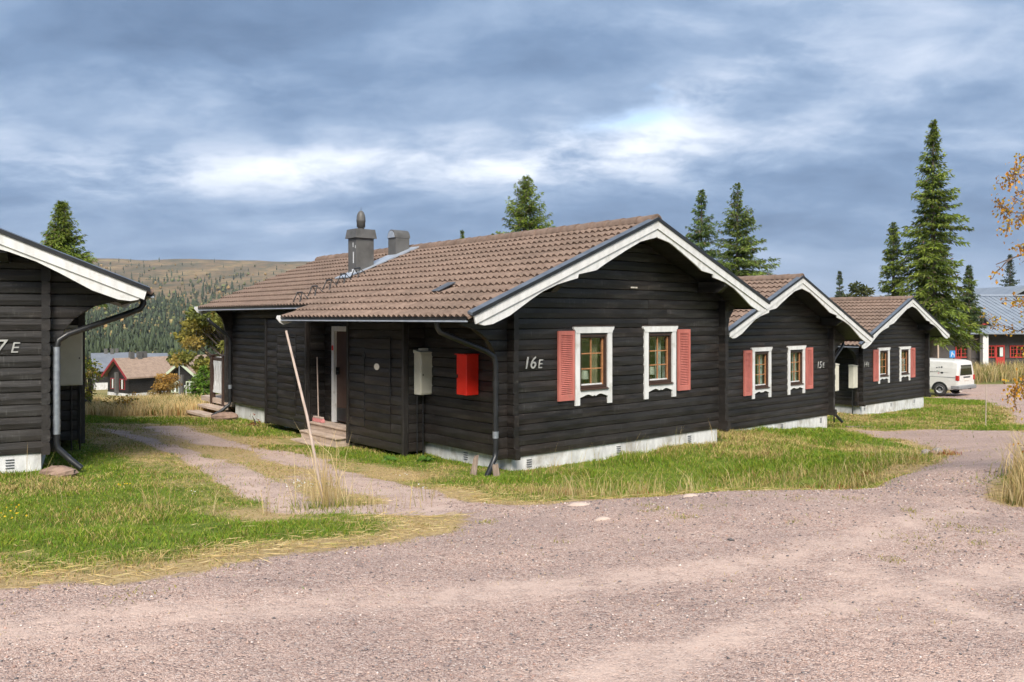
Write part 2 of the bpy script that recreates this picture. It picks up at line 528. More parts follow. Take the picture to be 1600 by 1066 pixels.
MT = dict(
    logx=log_mat('tarred_log_x', 'x'), logy=log_mat('tarred_log_y', 'y'), logz=log_mat('tarred_board_z', 'z'),
    tile=tile_mat(),
    tile_far=simple('concrete_tile_far', (.24, .17, .125), (.33, .24, .18), 3.0, (1, 1, 1), .85),
    white=simple('white_paint', (.56, .56, .55), (.69, .69, .68), 3.0, (3, 3, .8), .55, .2, 40, dirt=((.38, .355, .31), 4.5, .56, .80)),
    cream=simple('cream_metal', (.54, .52, .43), (.60, .58, .49), 5.0, rough=.42, spec=.45, dirt=((.46, .43, .34), 3.0, .62, .85)),
    red=simple('red_metal', (.72, .022, .010), (.80, .030, .014), 5.0, rough=.40, spec=.45, dirt=((.50, .02, .012), 3.0, .6, .85)),
    salmon=simple('salmon_paint', (.38, .115, .092), (.49, .160, .130), 3.0, (4, 4, .8), .65, .25, 30, dirt=((.30, .12, .095), 5.0, .55, .8)),
    found=simple('whitewashed_concrete', (.46, .46, .455), (.67, .67, .665), 4.0, (2, 2, .7), .85, .6, 30, dirt=((.30, .27, .22), 3.2, .50, .78)),
    black=simple('black_metal', (.010, .011, .012), (.020, .021, .023), 5.0, rough=.38, spec=.5),
    flash=simple('grey_flashing', (.11, .125, .15), (.17, .19, .22), 5.0, rough=.45, metal=.4),
    galv=simple('galvanised_steel', (.28, .31, .35), (.40, .43, .47), 18.0, rough=.42, metal=.65),
    zinc=simple('weathered_zinc', (.36, .40, .46), (.48, .52, .58), 8.0, rough=.5, metal=.4),
    chimney=simple('dark_grey_sheet', (.088, .085, .080), (.118, .114, .107), 4.0, rough=.5, dirt=((.055, .053, .050), 2.5, .55, .8)),
    peel=simple('bare_patch', (.55, .56, .57), (.68, .69, .70), 20.0, rough=.6),
    ventgrey=simple('vent_grey', (.07, .075, .085), (.11, .115, .125), 6.0, rough=.5),
    brown=simple('brown_paint', (.040, .022, .016), (.060, .034, .025), 6.0, rough=.5, bump=.1),
    muntin=simple('varnished_pine', (.30, .135, .060), (.40, .19, .085), 9.0, (1, 1, 4), .45),
    door=simple('brown_door', (.048, .026, .020), (.066, .036, .027), 6.0, (6, 6, .7), .5, .1),
    deck=simple('grey_decking', (.36, .27, .21), (.52, .41, .33), 5.0, (1.2, .6, 6), .8, .3, 25, dirt=((.28, .22, .18), 3.0, .55, .8)),
    pole=simple('weathered_pole', (.40, .31, .26), (.54, .43, .37), 6.0, (6, 6, .7), .8, .3),
    broomred=simple('pink_bristle', (.50, .16, .16), (.66, .30, .29), 30.0, rough=.8),
    sticker=simple('red_sticker', (.62, .05, .05), (.62, .05, .05), rough=.5),
    plate=simple('white_plate', (.66, .60, .52), (.74, .68, .60), 12.0, rough=.4),
    number=simple('pale_metal_digit', (.28, .28, .27), (.42, .42, .40), 9.0, rough=.45),
    interior=simple('interior_panel', (.50, .44, .33), (.62, .55, .43), 3.0, (1, 1, 6), .7),
    shade=simple('lamp_shade', (.80, .78, .66), (.84, .82, .70), 8.0, rough=.7),
    curtain=simple('pale_curtain', (.50, .53, .52), (.66, .68, .66), 5.0, (9, 9, .4), .8),
    curtain_b=simple('tan_curtain', (.34, .27, .18), (.46, .38, .26), 5.0, (9, 9, .4), .8),
    glass=glass_mat('window_glass', .10), darkglass=glass_mat('far_glass', .15, (.35, .38, .38)),
    palestone=simple('pale_stone', (.40, .31, .26), (.54, .44, .37), 7.0, rough=.9, bump=.4, bscale=25),
    stone=simple('field_stone', (.22, .19, .17), (.36, .32, .29), 7.0, rough=.9, bump=.6, bscale=25),
    stonebrown=simple('brown_stone', (.20, .13, .10), (.32, .22, .17), 7.0, rough=.9, bump=.6, bscale=25),
    oldwood=simple('old_split_wood', (.15, .11, .085), (.30, .23, .18), 6.0, (5, 5, .8), .85, .5),
    bark=simple('spruce_bark', (.075, .058, .048), (.16, .13, .11), 14.0, (2, 2, .6), .9, .5),
    birchbark=simple('birch_twig', (.09, .065, .055), (.17, .13, .11), 14.0, (2, 2, .6), .8),
    needles=attr_mat('needles', .6, .18), leaf=attr_mat('leaves', .5, .35), grass=attr_mat('grass_blades', .65, .3, .2),
    pebble=attr_mat('pebbles', .85, 0, .2), forest=attr_mat('far_trees', .8, 0, .1),
    vanwhite=simple('van_white', (.60, .59, .55), (.65, .64, .60), 3.0, rough=.3, spec=.5, dirt=((.62, .58, .50), 1.5, .6, .85)),
    bumper=simple('grey_plastic', (.19, .195, .20), (.24, .245, .25), 5.0, rough=.6),
    rubber=simple('tyre_rubber', (.035, .034, .033), (.06, .058, .055), 9.0, rough=.85),
    rim=simple('steel_rim', (.52, .52, .52), (.62, .62, .62), 9.0, rough=.4, metal=.5),
    lightred=simple('tail_light_red', (.36, .022, .018), (.45, .03, .02), 9.0, rough=.2),
    markdark=simple('print_dark', (.03, .03, .032), rough=.5), markgreen=simple('print_green', (.04, .16, .10), rough=.5), markpink=simple('print_pink', (.62, .24, .26), rough=.5),
    bwall=simple('dark_brown_panel', (.062, .053, .049), (.080, .070, .065), 4.0, rough=.8),
    redpaint=simple('red_paint', (.36, .035, .028), (.44, .045, .036), 5.0, rough=.5),
    blue=simple('sign_blue', (.05, .25, .60), rough=.4),
    metalroof=simple('grey_metal_roof', (.22, .25, .29), (.28, .315, .355), 1.2, (1, 1, 1), .5, metal=.15),
    bluegrey=simple('slate_roof', (.13, .145, .17), (.17, .185, .21), 1.2, rough=.6),
    darkred=simple('dark_red_paint', (.22, .022, .026), (.28, .03, .032), 5.0, rough=.6),
    palegreen=simple('pale_green_paint', (.40, .46, .33), (.48, .53, .40), 5.0, rough=.6),
    yellowwood=simple('yellow_panel', (.62, .42, .17), (.70, .50, .22), 2.0, (1, 1, 5), .6),
)

# ---------------------------------------------------------------- ground
# surveyed spot heights (x right, y forward, z up; the camera stands over the origin)
SPOTS = np.array([(0.324, 8.3, -0.23), (2.242, 8.2, -0.086), (3.975, 15.9, -0.772), (2.25, 14.4, -0.735), (0.059, 12.6, -0.712), (0.797, 10.2, -0.565), (3.359, 8.6, -0.157), (4.883, 12.5, -0.723), (9.102, 23.3, -1.481), (4.828, 10.3, -0.362), (8.203, 15.0, -0.799), (11.875, 19.0, -1.052), (7.871, 15.5, -0.929), (10.547, 25.0, -1.573), (15.848, 31.5, -1.845), (16.664, 27.0, -1.683), (24.082, 45.0, -2.639), (30.469, 50.0, -2.491), (44.531, 75.0, -2.92), (52.148, 75.0, -2.92), (4.444, 7.2, -0.054), (5.766, 9.0, -0.094), (-2.544, 8.8, -0.364), (-1.308, 9.3, -0.348), (-2.336, 11.5, -0.551), (-3.867, 11.0, -0.438), (-6.359, 11.0, -0.43), (-5.25, 11.2, -0.45), (-4.375, 8.0, -0.244), (-3.113, 8.3, -0.334), (-4.375, 7.0, -0.182), (-6.445, 15.0, -0.612), (-3.609, 15.4, -0.78), (-6.063, 19.9, -0.869), (-8.078, 22.0, -0.962), (-9.375, 20.0, -0.819), (-11.172, 22.0, -0.98), (-10.719, 24.5, -1.145), (-14.727, 29.0, -1.59), (-11.25, 30.0, -1.608), (-1.775, 14.2, -0.735), (0.0, 7.0, -0.127), (-3.644, 5.83, -0.049), (-1.938, 6.2, -0.06), (1.875, 6.0, -0.005), (3.384, 5.7, -0.011), (-6.0, -12.0, 0.0), (-6.0, -4.0, 0.0), (-6.0, 1.0, 0.0), (-2.0, -12.0, 0.0), (-2.0, -4.0, 0.0), (-2.0, 1.0, 0.0), (2.0, -12.0, 0.0), (2.0, -4.0, 0.0), (2.0, 1.0, 0.0), (6.0, -12.0, 0.0), (6.0, -4.0, 0.0), (6.0, 1.0, 0.0), (-4.0, 3.7, -0.01), (0.0, 3.7, 0.0), (4.0, 3.7, 0.02), (-12.0, 3.0, 0.0), (14.0, 3.0, 0.1), (0.0, 5.2, -0.04), (2.9, 10.4, -0.72), (1.2, 10.2, -0.62), (4.4, 10.6, -0.72), (9.0, 40.0, -2.4), (0.0, 40.0, -1.9), (-8.0, 40.0, -2.2), (-20.0, 40.0, -2.6), (30.0, 40.0, -2.0), (30.0, 20.0, -0.6), (25.0, 10.0, 0.1), (-14.0, 20.0, -0.5), (-25.0, 20.0, -0.4), (-25.0, 8.0, -0.1), (-12.0, 60.0, -4.6), (-30.0, 60.0, -5.2), (10.0, 60.0, -3.0), (40.0, 75.0, -3.1), (-10.0, 97.0, -7.0), (-45.0, 97.0, -7.4), (20.0, 97.0, -4.0), (60.0, 97.0, -3.4), (4.0, 20.0, -1.05), (0.0, 26.0, -1.2)])


def _phi(r2):
    return np.where(r2 > 1e-9, r2 * np.log(np.maximum(r2, 1e-9)), 0.)


def _fit():
    n = len(SPOTS)
    A = np.zeros((n + 3, n + 3))
    d2 = ((SPOTS[:, None, :2] - SPOTS[None, :, :2]) ** 2).sum(-1)
    A[:n, :n] = _phi(d2) + np.eye(n) * .02
    A[:n, n] = 1
    A[:n, n + 1:] = SPOTS[:, :2]
    A[n, :n] = 1
    A[n + 1:, :n] = SPOTS[:, :2].T
    return np.linalg.solve(A, np.r_[SPOTS[:, 2], 0, 0, 0])


TPS = _fit()


def sm(t):
    t = np.clip(t, 0, 1)
    return t * t * (3 - 2 * t)


def near_z(x, y):
    out = np.empty(x.shape)
    f, g, o = x.ravel(), y.ravel(), out.ravel()
    n = len(SPOTS)
    for i in range(0, len(f), 20000):
        a = f[i:i + 20000, None] - SPOTS[None, :, 0]
        b = g[i:i + 20000, None] - SPOTS[None, :, 1]
        o[i:i + 20000] = _phi(a * a + b * b) @ TPS[:n] + TPS[n] + f[i:i + 20000] * TPS[-2] + g[i:i + 20000] * TPS[-1]
    return o.reshape(x.shape)


def far_z(x, y):
    d = np.hypot(x, y)
    az = np.degrees(np.arctan2(x, y))
    left = np.interp(d, [0, 60, 97, 200, 400, 600, 900, 1300, 1800, 2400, 6000], [0, -4, -6.8, -13, -15, -6, 14, 58, 122, 126, 60])
    right = np.interp(d, [0, 60, 97, 200, 6000], [0, -3, -3.8, -5, -14])
    k = sm((-az + 6) / 16) * sm((az + 75) / 30)
    und = np.sin(x * .0021 + 1.) * np.sin(y * .0016) * 6 * sm((d - 500) / 800)
    rough = (vnoise(x, y, 160., 5, 4) - .5) * 14 * sm((d - 400) / 600)
    return (left * k + right * (1 - k)) * sm(y / 30 + .2) + und + rough


def terrain(x, y):
    x, y = np.asarray(x, float), np.asarray(y, float)
    d = np.hypot(x, y)
    t = sm((d - 100) / 40)
    tb = sm((-y - 6) / 10)
    n = np.clip(near_z(np.clip(x, -60, 70), np.clip(y, -12, 110)), -9, 1.5) * (1 - tb)
    return n * (1 - t) + far_z(x, y) * t


def gz(x, y):
    return float(terrain(np.array([x]), np.array([y]))[0])


LOT = [(-14, -12), (-14, 5.0), (-3.15, 5.04), (-2.64, 5.2), (-2.13, 5.46), (-1.75, 5.88), (-1.17, 6.26), (-0.74, 6.78), (-0.66, 7.64), (-0.98, 8.86), (-0.7, 8.9), (-0.13, 8.36), (0.32, 8.18), (1.04, 8.34), (1.65, 8.3), (2.26, 8.25), (2.86, 8.5), (3.69, 8.9), (4.61, 10.0), (5.51, 11.2), (6.93, 12.86), (9.31, 16.32), (11.43, 18.28), (15.25, 22.18), (11.8, 15.8), (7.7, 11.7), (6.2, 9.9), (5.4, 9.1), (4.9, 8.7), (4.35, 7.64), (4.5, 7.3), (4.7, 7.0), (4.95, 6.08), (14, 3), (14, -12)]
DRIVE = [(-8.94, 17.6), (-6.55, 14.96), (-5.2, 13.32), (-3.69, 10.74), (-2.62, 8.82), (-2.02, 7.95), (-1.46, 7.9), (-0.66, 7.8), (-0.7, 8.96), (-1.23, 9.82), (-2.0, 11.62), (-3.19, 13.6), (-4.96, 15.86), (-6.89, 17.64), (-8.3, 18.98)]
BRANCH = [(9.43, 22.56), (9.95, 21.96), (11.84, 22.28), (12.73, 20.36), (11.11, 17.78), (7.15, 13.08), (8.85, 16.9), (9.11, 18.5), (8.92, 19.68)]
VANLOT = [(22.41, 43.8), (29.25, 52.0), (32.12, 51.4), (38.8, 50.4), (17.5, 21.), (13.6, 20.2), (14.48, 23.16), (18.64, 30.4), (22.66, 39.2), (22.52, 40.6)]
TRACKS = [[(-8.36, 16.46), (-7.2, 15.36), (-5.91, 14.02), (-4.27, 11.62), (-3.09, 9.88), (-2.42, 8.86), (-1.7, 8.3), (-.6, 7.9)],
          [(-7.58, 17.64), (-5.68, 15.46), (-4.2, 14.16), (-2.89, 12.32), (-2.02, 10.78), (-1.31, 9.32), (-0.65, 8.32)]]
SANDY = [[(-3.2, 4.2), (-1.2, 4.75), (.6, 5.2), (1.8, 5.6), (4, 7.2)], [(-2.2, 3.1), (-.1, 3.5), (.75, 4.0), (1.7, 4.6), (3.4, 5.4)],
         [(2.2, 5.4), (2.6, 4.5), (3.4, 4.0)], [(1.0, 3.3), (2.2, 3.6), (3.6, 3.7)], [(-3.2, 2.6), (-1.2, 2.9), (.4, 2.9)]]


def inside_dist(poly, x, y):
    """signed distance, positive inside"""
    x, y = np.asarray(x, float), np.asarray(y, float)
    best = np.full(x.shape, 1e9)
    ins = np.zeros(x.shape, bool)
    n = len(poly)
    for i in range(n):
        (ax, ay), (bx, by) = poly[i], poly[(i + 1) % n]
        ex, ey = bx - ax, by - ay
        t = np.clip(((x - ax) * ex + (y - ay) * ey) / (ex * ex + ey * ey), 0, 1)
        best = np.minimum(best, np.hypot(x - ax - t * ex, y - ay - t * ey))
        if ay != by:
            ins ^= ((ay > y) != (by > y)) & (x < (bx - ax) * (y - ay) / (by - ay) + ax)
    return np.where(ins, best, -best)


def line_dist(pts, x, y):
    best = np.full(np.shape(x), 1e9)
    for (ax, ay), (bx, by) in zip(pts[:-1], pts[1:]):
        ex, ey = bx - ax, by - ay
        t = np.clip(((x - ax) * ex + (y - ay) * ey) / (ex * ex + ey * ey), 0, 1)
        best = np.minimum(best, np.hypot(x - ax - t * ex, y - ay - t * ey))
    return best


def zones(x, y):
    """gravel, dryness and fine-sand weights of the ground at world points"""
    nz = vnoise(x, y, .9, 3, 4) - .5
    sd = np.maximum(np.maximum(inside_dist(LOT, x, y), inside_dist(BRANCH, x, y)), inside_dist(VANLOT, x, y))
    nl = vnoise(x, y, 2.6, 13, 3) - .5
    ka = 1 - .75 * sm((x - 3.2) / 1.2)
    g = sm((sd + (nz * .9 + nl * .9) * ka + .12 * (1 - ka)) / .6 + .5)
    trk = np.minimum(line_dist(TRACKS[0], x, y), line_dist(TRACKS[1], x, y))
    dsd = inside_dist(DRIVE, x, y)
    drv = sm((dsd + nz * .9) / .5 + .4)
    tw = sm((.62 - trk + nz * .8) / .5) * sm((dsd + .45) / .4)
    worn = np.maximum(tw * .95, drv * (.12 + 1.1 * (vnoise(x, y, 1.2, 17, 3) - .35)))
    g = np.maximum(g, worn)
    mid = sm((1.35 - trk) / .7)
    dry = np.clip(sm((sd + .75 + nz * 1.2) / .8) + np.maximum(mid * (.55 + nz), drv * .85), 0, 1)
    dry = np.clip(dry + sm((vnoise(x, y, 2.3, 11, 3) - .53) / .2) * .55, 0, 1)
    dry = np.maximum(dry, sm((y - 20.6) / 1.2) * sm((34 - y) / 3) * sm((-x - .33 * y) / .8))
    rim = sm(1 - np.abs(sd + .25) / .7)
    sand = np.zeros(np.shape(x))
    for s_ in SANDY:
        sand = np.maximum(sand, sm((.30 - line_dist(s_, x, y) + nz * .35) / .3))
    sand = np.maximum(sand, np.clip(worn, 0, 1) * (sd < .2))
    return g, dry, sand, rim, sd


def bumps(x, y, d, g):
    """hummocks of the turf, shallow unevenness of the gravel"""
    bank = sm((x + .3) / 1.0) * sm((y - 8.8) / 1.2) * sm((26 - y) / 8)
    return sm((60 - d) / 30) * ((vnoise(x, y, .8, 21, 3) - .5) * (.085 + .07 * bank) * (1 - g) + (vnoise(x, y, .5, 22, 3) - .5) * .022 * g)


def surf(x, y):
    """surface of the built ground, hummocks included"""
    x, y = np.asarray(x, float), np.asarray(y, float)
    return terrain(x, y) + bumps(x, y, np.hypot(x, y), zones(x, y)[0])


def build_ground():
    azf = np.arange(-52, 52, .26)
    azr = np.arange(52, 308, 4.0)
    az = np.radians(np.concatenate([azf, azr]))
    rr = [0.25]
    while rr[-1] < 130:
        rr.append(rr[-1] * 1.0145 + .004)
    while rr[-1] < 5000:
        rr.append(rr[-1] * 1.035)
    rr = np.array(rr)
    A, D = np.meshgrid(az, rr)
    X, Y = D * np.sin(A), D * np.cos(A)
    Z = terrain(X, Y)
    g, dry, sand, rim, sd = zones(X, Y)
    Z = Z + bumps(X, Y, D, g)
    nr, na = X.shape
    V = np.stack([X.ravel(), Y.ravel(), Z.ravel()], 1)
    V = np.vstack([V, [[0, 0, 0]]])
    i = np.arange(nr - 1)[:, None]
    j = np.arange(na)[None, :]
    a, b = i * na + j, i * na + (j + 1) % na
    F_ = np.stack([a, b, b + na, a + na], -1).reshape(-1, 4)[:, ::-1]
    cen = np.stack([np.arange(na), np.full(na, nr * na), np.full(na, nr * na), (np.arange(na) + 1) % na], 1)
    col = np.zeros((len(V), 3), np.float32)
    farw = sm((D - 36) / 40)
    col[:-1, 0] = (g * (1 - sm((D - 75) / 20))).ravel()
    col[:-1, 1] = dry.ravel()
    col[:-1, 2] = sand.ravel()
    col[-1] = (1, 0, 0)
    o = np_mesh('ground', V, F_, [], col)
    me = o.data
    at = me.attributes.new('farw', 'FLOAT', 'POINT')
    at.data.foreach_set('value', np.r_[farw.ravel(), 0].astype(np.float32))
    me.polygons.foreach_set('use_smooth', np.ones(len(me.polygons), bool))
    return o


def ground_mat():
    m, t, p, out = new_mat('ground')
    pos = t.n('ShaderNodeTexCoord').outputs['Object']
    zc_ = t.n('ShaderNodeAttribute', attribute_name='Col').outputs['Color']
    far_ = t.n('ShaderNodeAttribute', attribute_name='farw').outputs['Fac']
    sp = t.n('ShaderNodeSeparateColor')
    t.put(sp.inputs[0], zc_)
    gr, dr, sa = sp.outputs
    flat = t.mapping(pos, (1, 1, .3))
    # gravel: crushed pink-grey stone of mixed sizes in fine sand
    def stones(scale):
        vo = t.n('ShaderNodeTexVoronoi', feature='F1')
        t.put(vo.inputs['Vector'], flat)
        vo.inputs['Scale'].default_value = scale
        s3 = t.n('ShaderNodeSeparateColor')
        t.put(s3.inputs[0], vo.outputs['Color'])
        return vo.outputs['Distance'], s3.outputs[0], s3.outputs[1]
    d1, r1, q1 = stones(85.0)
    d2, r2, q2 = stones(170.0)
    stone_stops = [(0.0, (.145, .112, .104)), (.14, (.28, .198, .172)), (.38, (.445, .306, .252)), (.68, (.53, .376, .312)), (.88, (.61, .47, .40)), (1.0, (.70, .60, .54))]
    c1 = t.ramp(r1, stone_stops)
    c2 = t.ramp(r2, stone_stops)
    big = t.ramp(t.noise(flat, 9.0, 3, .6), [(.42, 0.0), (.56, 1.0)])
    gcol = t.mix(t.math('MULTIPLY', big, .8), c2, c1)
    patch = t.noise(flat, .8, 6, .62)
    gcol = t.mix(1.0, gcol, t.ramp(patch, [(.32, (.84, .84, .85)), (.52, (1.0, .99, .98)), (.70, (1.14, 1.10, 1.06))]), 'MULTIPLY')
    streak = t.noise(t.mapping(pos, (.35, 2.2, 1), (0, 0, 0), (0, 0, R(-14))), 1.6, 6, .65)
    sandw = t.math('MAXIMUM', t.math('MULTIPLY', sa, t.ramp(t.noise(flat, 3.0, 6, .7), [(.32, 0.0), (.62, .78)])), t.ramp(streak, [(.56, 0.0), (.72, .55)]))
    fine = t.mix(t.noise(flat, 160.0, 2, .6), (.54, .395, .32), (.63, .48, .40))
    gcol = t.mix(sandw, gcol, fine)
    # turf: thatch and soil between the blades
    tn = t.noise(flat, 5.0, 7, .68)
    turf = t.ramp(tn, [(.28, (.06, .085, .012)), (.48, (.12, .165, .022)), (.66, (.21, .235, .045))])
    straw = t.ramp(t.noise(flat, 22.0, 6, .7), [(.28, (.22, .15, .07)), (.5, (.42, .30, .145)), (.72, (.56, .43, .24))])
    soil = t.mix(t.ramp(t.math('ADD', dr, t.math('SUBTRACT', tn, .5)), [(.3, 0.0), (.75, 1.0)]), turf, straw)
    edge = t.noise(flat, 7.0, 6, .7)
    gw = t.ramp(t.math('ADD', gr, t.math('MULTIPLY', t.math('SUBTRACT', edge, .5), .9)), [(.40, 0.0), (.60, 1.0)])
    near_c = t.mix(gw, soil, gcol)
    # distant moor: heather, dwarf birch and yellow grass
    mn = t.noise(t.mapping(pos, (1, .45, 1)), .011, 9, .66)
    moor = t.ramp(mn, [(.30, (.060, .060, .032)), (.42, (.115, .090, .048)), (.50, (.170, .115, .060)), (.58, (.235, .160, .078)), (.68, (.32, .235, .11))])
    mid_c = t.ramp(t.noise(pos, .25, 6, .65), [(.35, (.10, .115, .03)), (.5, (.22, .19, .07)), (.65, (.36, .27, .12))])
    nd = t.n('ShaderNodeVectorMath', operation='LENGTH')
    t.put(nd.inputs[0], pos)
    hillw = t.ramp(t.math('MULTIPLY', nd.outputs['Value'], .001), [(.15, 0.0), (.45, 1.0)])
    scrub = t.noise(t.mapping(pos, (1, .5, 1)), .055, 6, .7)
    moor = t.mix(t.ramp(scrub, [(.48, 0.0), (.62, .85)]), moor, (.062, .068, .036))
    far_c = t.mix(hillw, mid_c, moor)
    col = t.mix(t.math('MULTIPLY', far_, t.math('SUBTRACT', 1.0, gw)), near_c, far_c)
    t.put(p.inputs['Base Color'], col)
    p.inputs['Roughness'].default_value = .92
    p.inputs['Specular IOR Level'].default_value = .15
    b = t.n('ShaderNodeBump')
    b.inputs['Strength'].default_value = .75
    b.inputs['Distance'].default_value = .014
    hg = t.math('MULTIPLY', t.math('SUBTRACT', 1.0, sandw), t.math('ADD', t.math('MULTIPLY', d1, t.math('ADD', big, .2)), t.math('MULTIPLY', d2, .5)))
    hg = t.math('ADD', t.math('MULTIPLY', hg, -1.0), t.math('MULTIPLY', t.noise(flat, 30.0, 4, .6), .6))
    hs = t.noise(flat, 40.0, 6, .7)
    t.put(b.inputs['Height'], t.math('ADD', t.math('MULTIPLY', gw, hg), t.math('MULTIPLY', t.math('SUBTRACT', 1.0, gw), t.math('MULTIPLY', hs, 1.6))))
    t.put(p.inputs['Normal'], b.outputs[0])
    return m


ground = build_ground()
ground.data.materials.append(ground_mat())
tag(ground, 'gravel road and yellow-green turf sloping away to a brown moor hill', 'ground', kind='structure')

# ---------------------------------------------------------------- log cabins
# local frame: x along the gable from its left corner, y along the ridge away from the gable,
# z measured from the cabin's own base (2.35 m below the eaves)
WID, LEN = 5.10, 11.10
SL = 0.413                      # roof pitch
RZ = 1.60                       # height of the roof deck at the ridge (eaves frame)
LOGH = .165
FW, SW = -.17, WID + .17        # outer faces of the two long walls
GO = .63                        # gable overhang
LONG_X, SHORT_X = -1.32, 2.55 + 3.28
REAR_X = 2.55 - 3.28
TH = math.atan(SL)
CT, ST = math.cos(TH), math.sin(TH)
ROW = .3245


def roof_z(x):
    return RZ - SL * abs(x - 2.55)


def log_piece(axis, face, out, lo, hi, z0, z1, thick=.10, jit=0.0):
    """one squared log: face = outer plane, out = +1/-1 outward direction, lo/hi functions of z"""
    c = .011
    lev = [(z0 + .002, -.014), (z0 + c, -.003), (.5 * (z0 + z1), .004), (z1 - c, -.003), (z1 - .002, -.014)]
    sec = [(z, face + out * (o + jit)) for z, o in lev] + [(z1 - .002, face - out * .03), (z1 + .003, face - out * .034), (z1 + .003, face - out * thick), (z0 + .001, face - out * thick)]
    vs = []
    for fn in (lo, hi):
        for z, d in sec:
            a = fn(z)
            vs.append((a, d, z) if axis == 'x' else (d, a, z))
    n = len(sec)
    fs = [(i, (i + 1) % n, n + (i + 1) % n, n + i) for i in range(n)] + [tuple(range(n))[::-1], tuple(range(n, 2 * n))]
    if (axis == 'x') == (out > 0):
        fs = [f[::-1] for f in fs]
    return vs, fs


def log_row(parent, axis, face, out, lo, hi, z0, z1, holes, rng, mat, name='log', splits=True, thick=.10, joined=None):
    """one course of a log wall, cut by openings (a0,a1,zb,zt) and now and then by a butt joint"""
    zm = .5 * (z0 + z1)
    segs = [[lo, hi]]
    for (a0, a1, zb, zt) in holes:
        if zb < zm < zt:
            nxt = []
            for l, h in segs:
                if l(zm) < a0 < h(zm) and l(zm) < a1 < h(zm):
                    nxt += [[l, (lambda v: lambda z: v)(a0)], [(lambda v: lambda z: v)(a1), h]]
                else:
                    nxt.append([l, h])
            segs = nxt
    out_l = []
    for l, h in segs:
        ln = h(zm) - l(zm)
        if ln < .04:
            continue
        if splits and ln > 3.2 and rng.random() < .45:
            s = l(zm) + ln * rng.uniform(.3, .7)
            out_l += [[l, (lambda v: lambda z: v - .002)(s)], [(lambda v: lambda z: v + .002)(s), h]]
        else:
            out_l.append([l, h])
    for l, h in out_l:
        vs, fs = log_piece(axis, face, out, l, h, z0, z1, thick, rng.uniform(-.004, .004))
        if joined is not None:
            joined.add(vs, fs)
        else:
            MB().add(vs, fs).build(name, mat, parent)


EXTL = .36


def arch_lo(z):
    """left end of the gable logs: straight bracket that flares out below the long eave"""
    if z < -.75:
        return -EXTL
    t = min((z + .75) / .65, .999)
    return max(-EXTL - .78 * (1 - math.sqrt(1 - t * t)), 2.55 - (RZ - .09 - z) / SL)


def arch_hi(z):
    lim = 2.55 + (RZ - .09 - z) / SL
    if z < -.45:
        return min(WID + .34, lim)
    t = min((z + .45) / .62, .999)
    return min(WID + .34 + .30 * (1 - math.sqrt(1 - t * t)), lim)


def tile_shape():
    n = 12
    top, bot = [], []
    fr = []
    for i in range(n + 1):
        a = .302 * i / n - .151
        h = .046 * (.5 - .5 * math.cos(2 * math.pi * (i / n) * 2)) ** .8
        top.append((a, -.04, -.012 + h))
        bot.append((a, ROW + .012, .032 + h))
        fr.append((a, ROW + .006, -.006 + h))
    v = top + bot + fr
    k = n + 1
    f = [(i, k + i, k + i + 1, i + 1) for i in range(n)] + [(k + i, 2 * k + i, 2 * k + i + 1, k + i + 1) for i in range(n)]
    f.append((0, 2 * k, k))
    f.append((n, k + n, 2 * k + n))
    me = bpy.data.meshes.new('roof_tile')
    me.from_pydata(v, [], f)
    me.materials.append(MT['tile'])
    me.update()
    return me, np.array(v), f


TILE_ME, TILE_V, TILE_F = tile_shape()


def text_mesh(s, size, shear=.22, depth=.012):
    cu = bpy.data.curves.new('digits', 'FONT')
    cu.body = s
    cu.size = size
    cu.shear = shear
    cu.extrude = depth / 2
    cu.resolution_u = 3
    o = bpy.data.objects.new('digits', cu)
    COL.objects.link(o)
    dg = bpy.context.evaluated_depsgraph_get()
    me = bpy.data.meshes.new_from_object(o.evaluated_get(dg))
    bpy.data.objects.remove(o)
    return me


def gable_text(s, size, x, z, parent, rng):
    me = text_mesh(s, size)
    me.materials.clear()
    me.materials.append(MT['number'])
    o = link('house_number', me, parent)
    o.location = (x, -.014, z + MB.zoff)
    o.rotation_euler = (R(90), 0, 0)
    return o


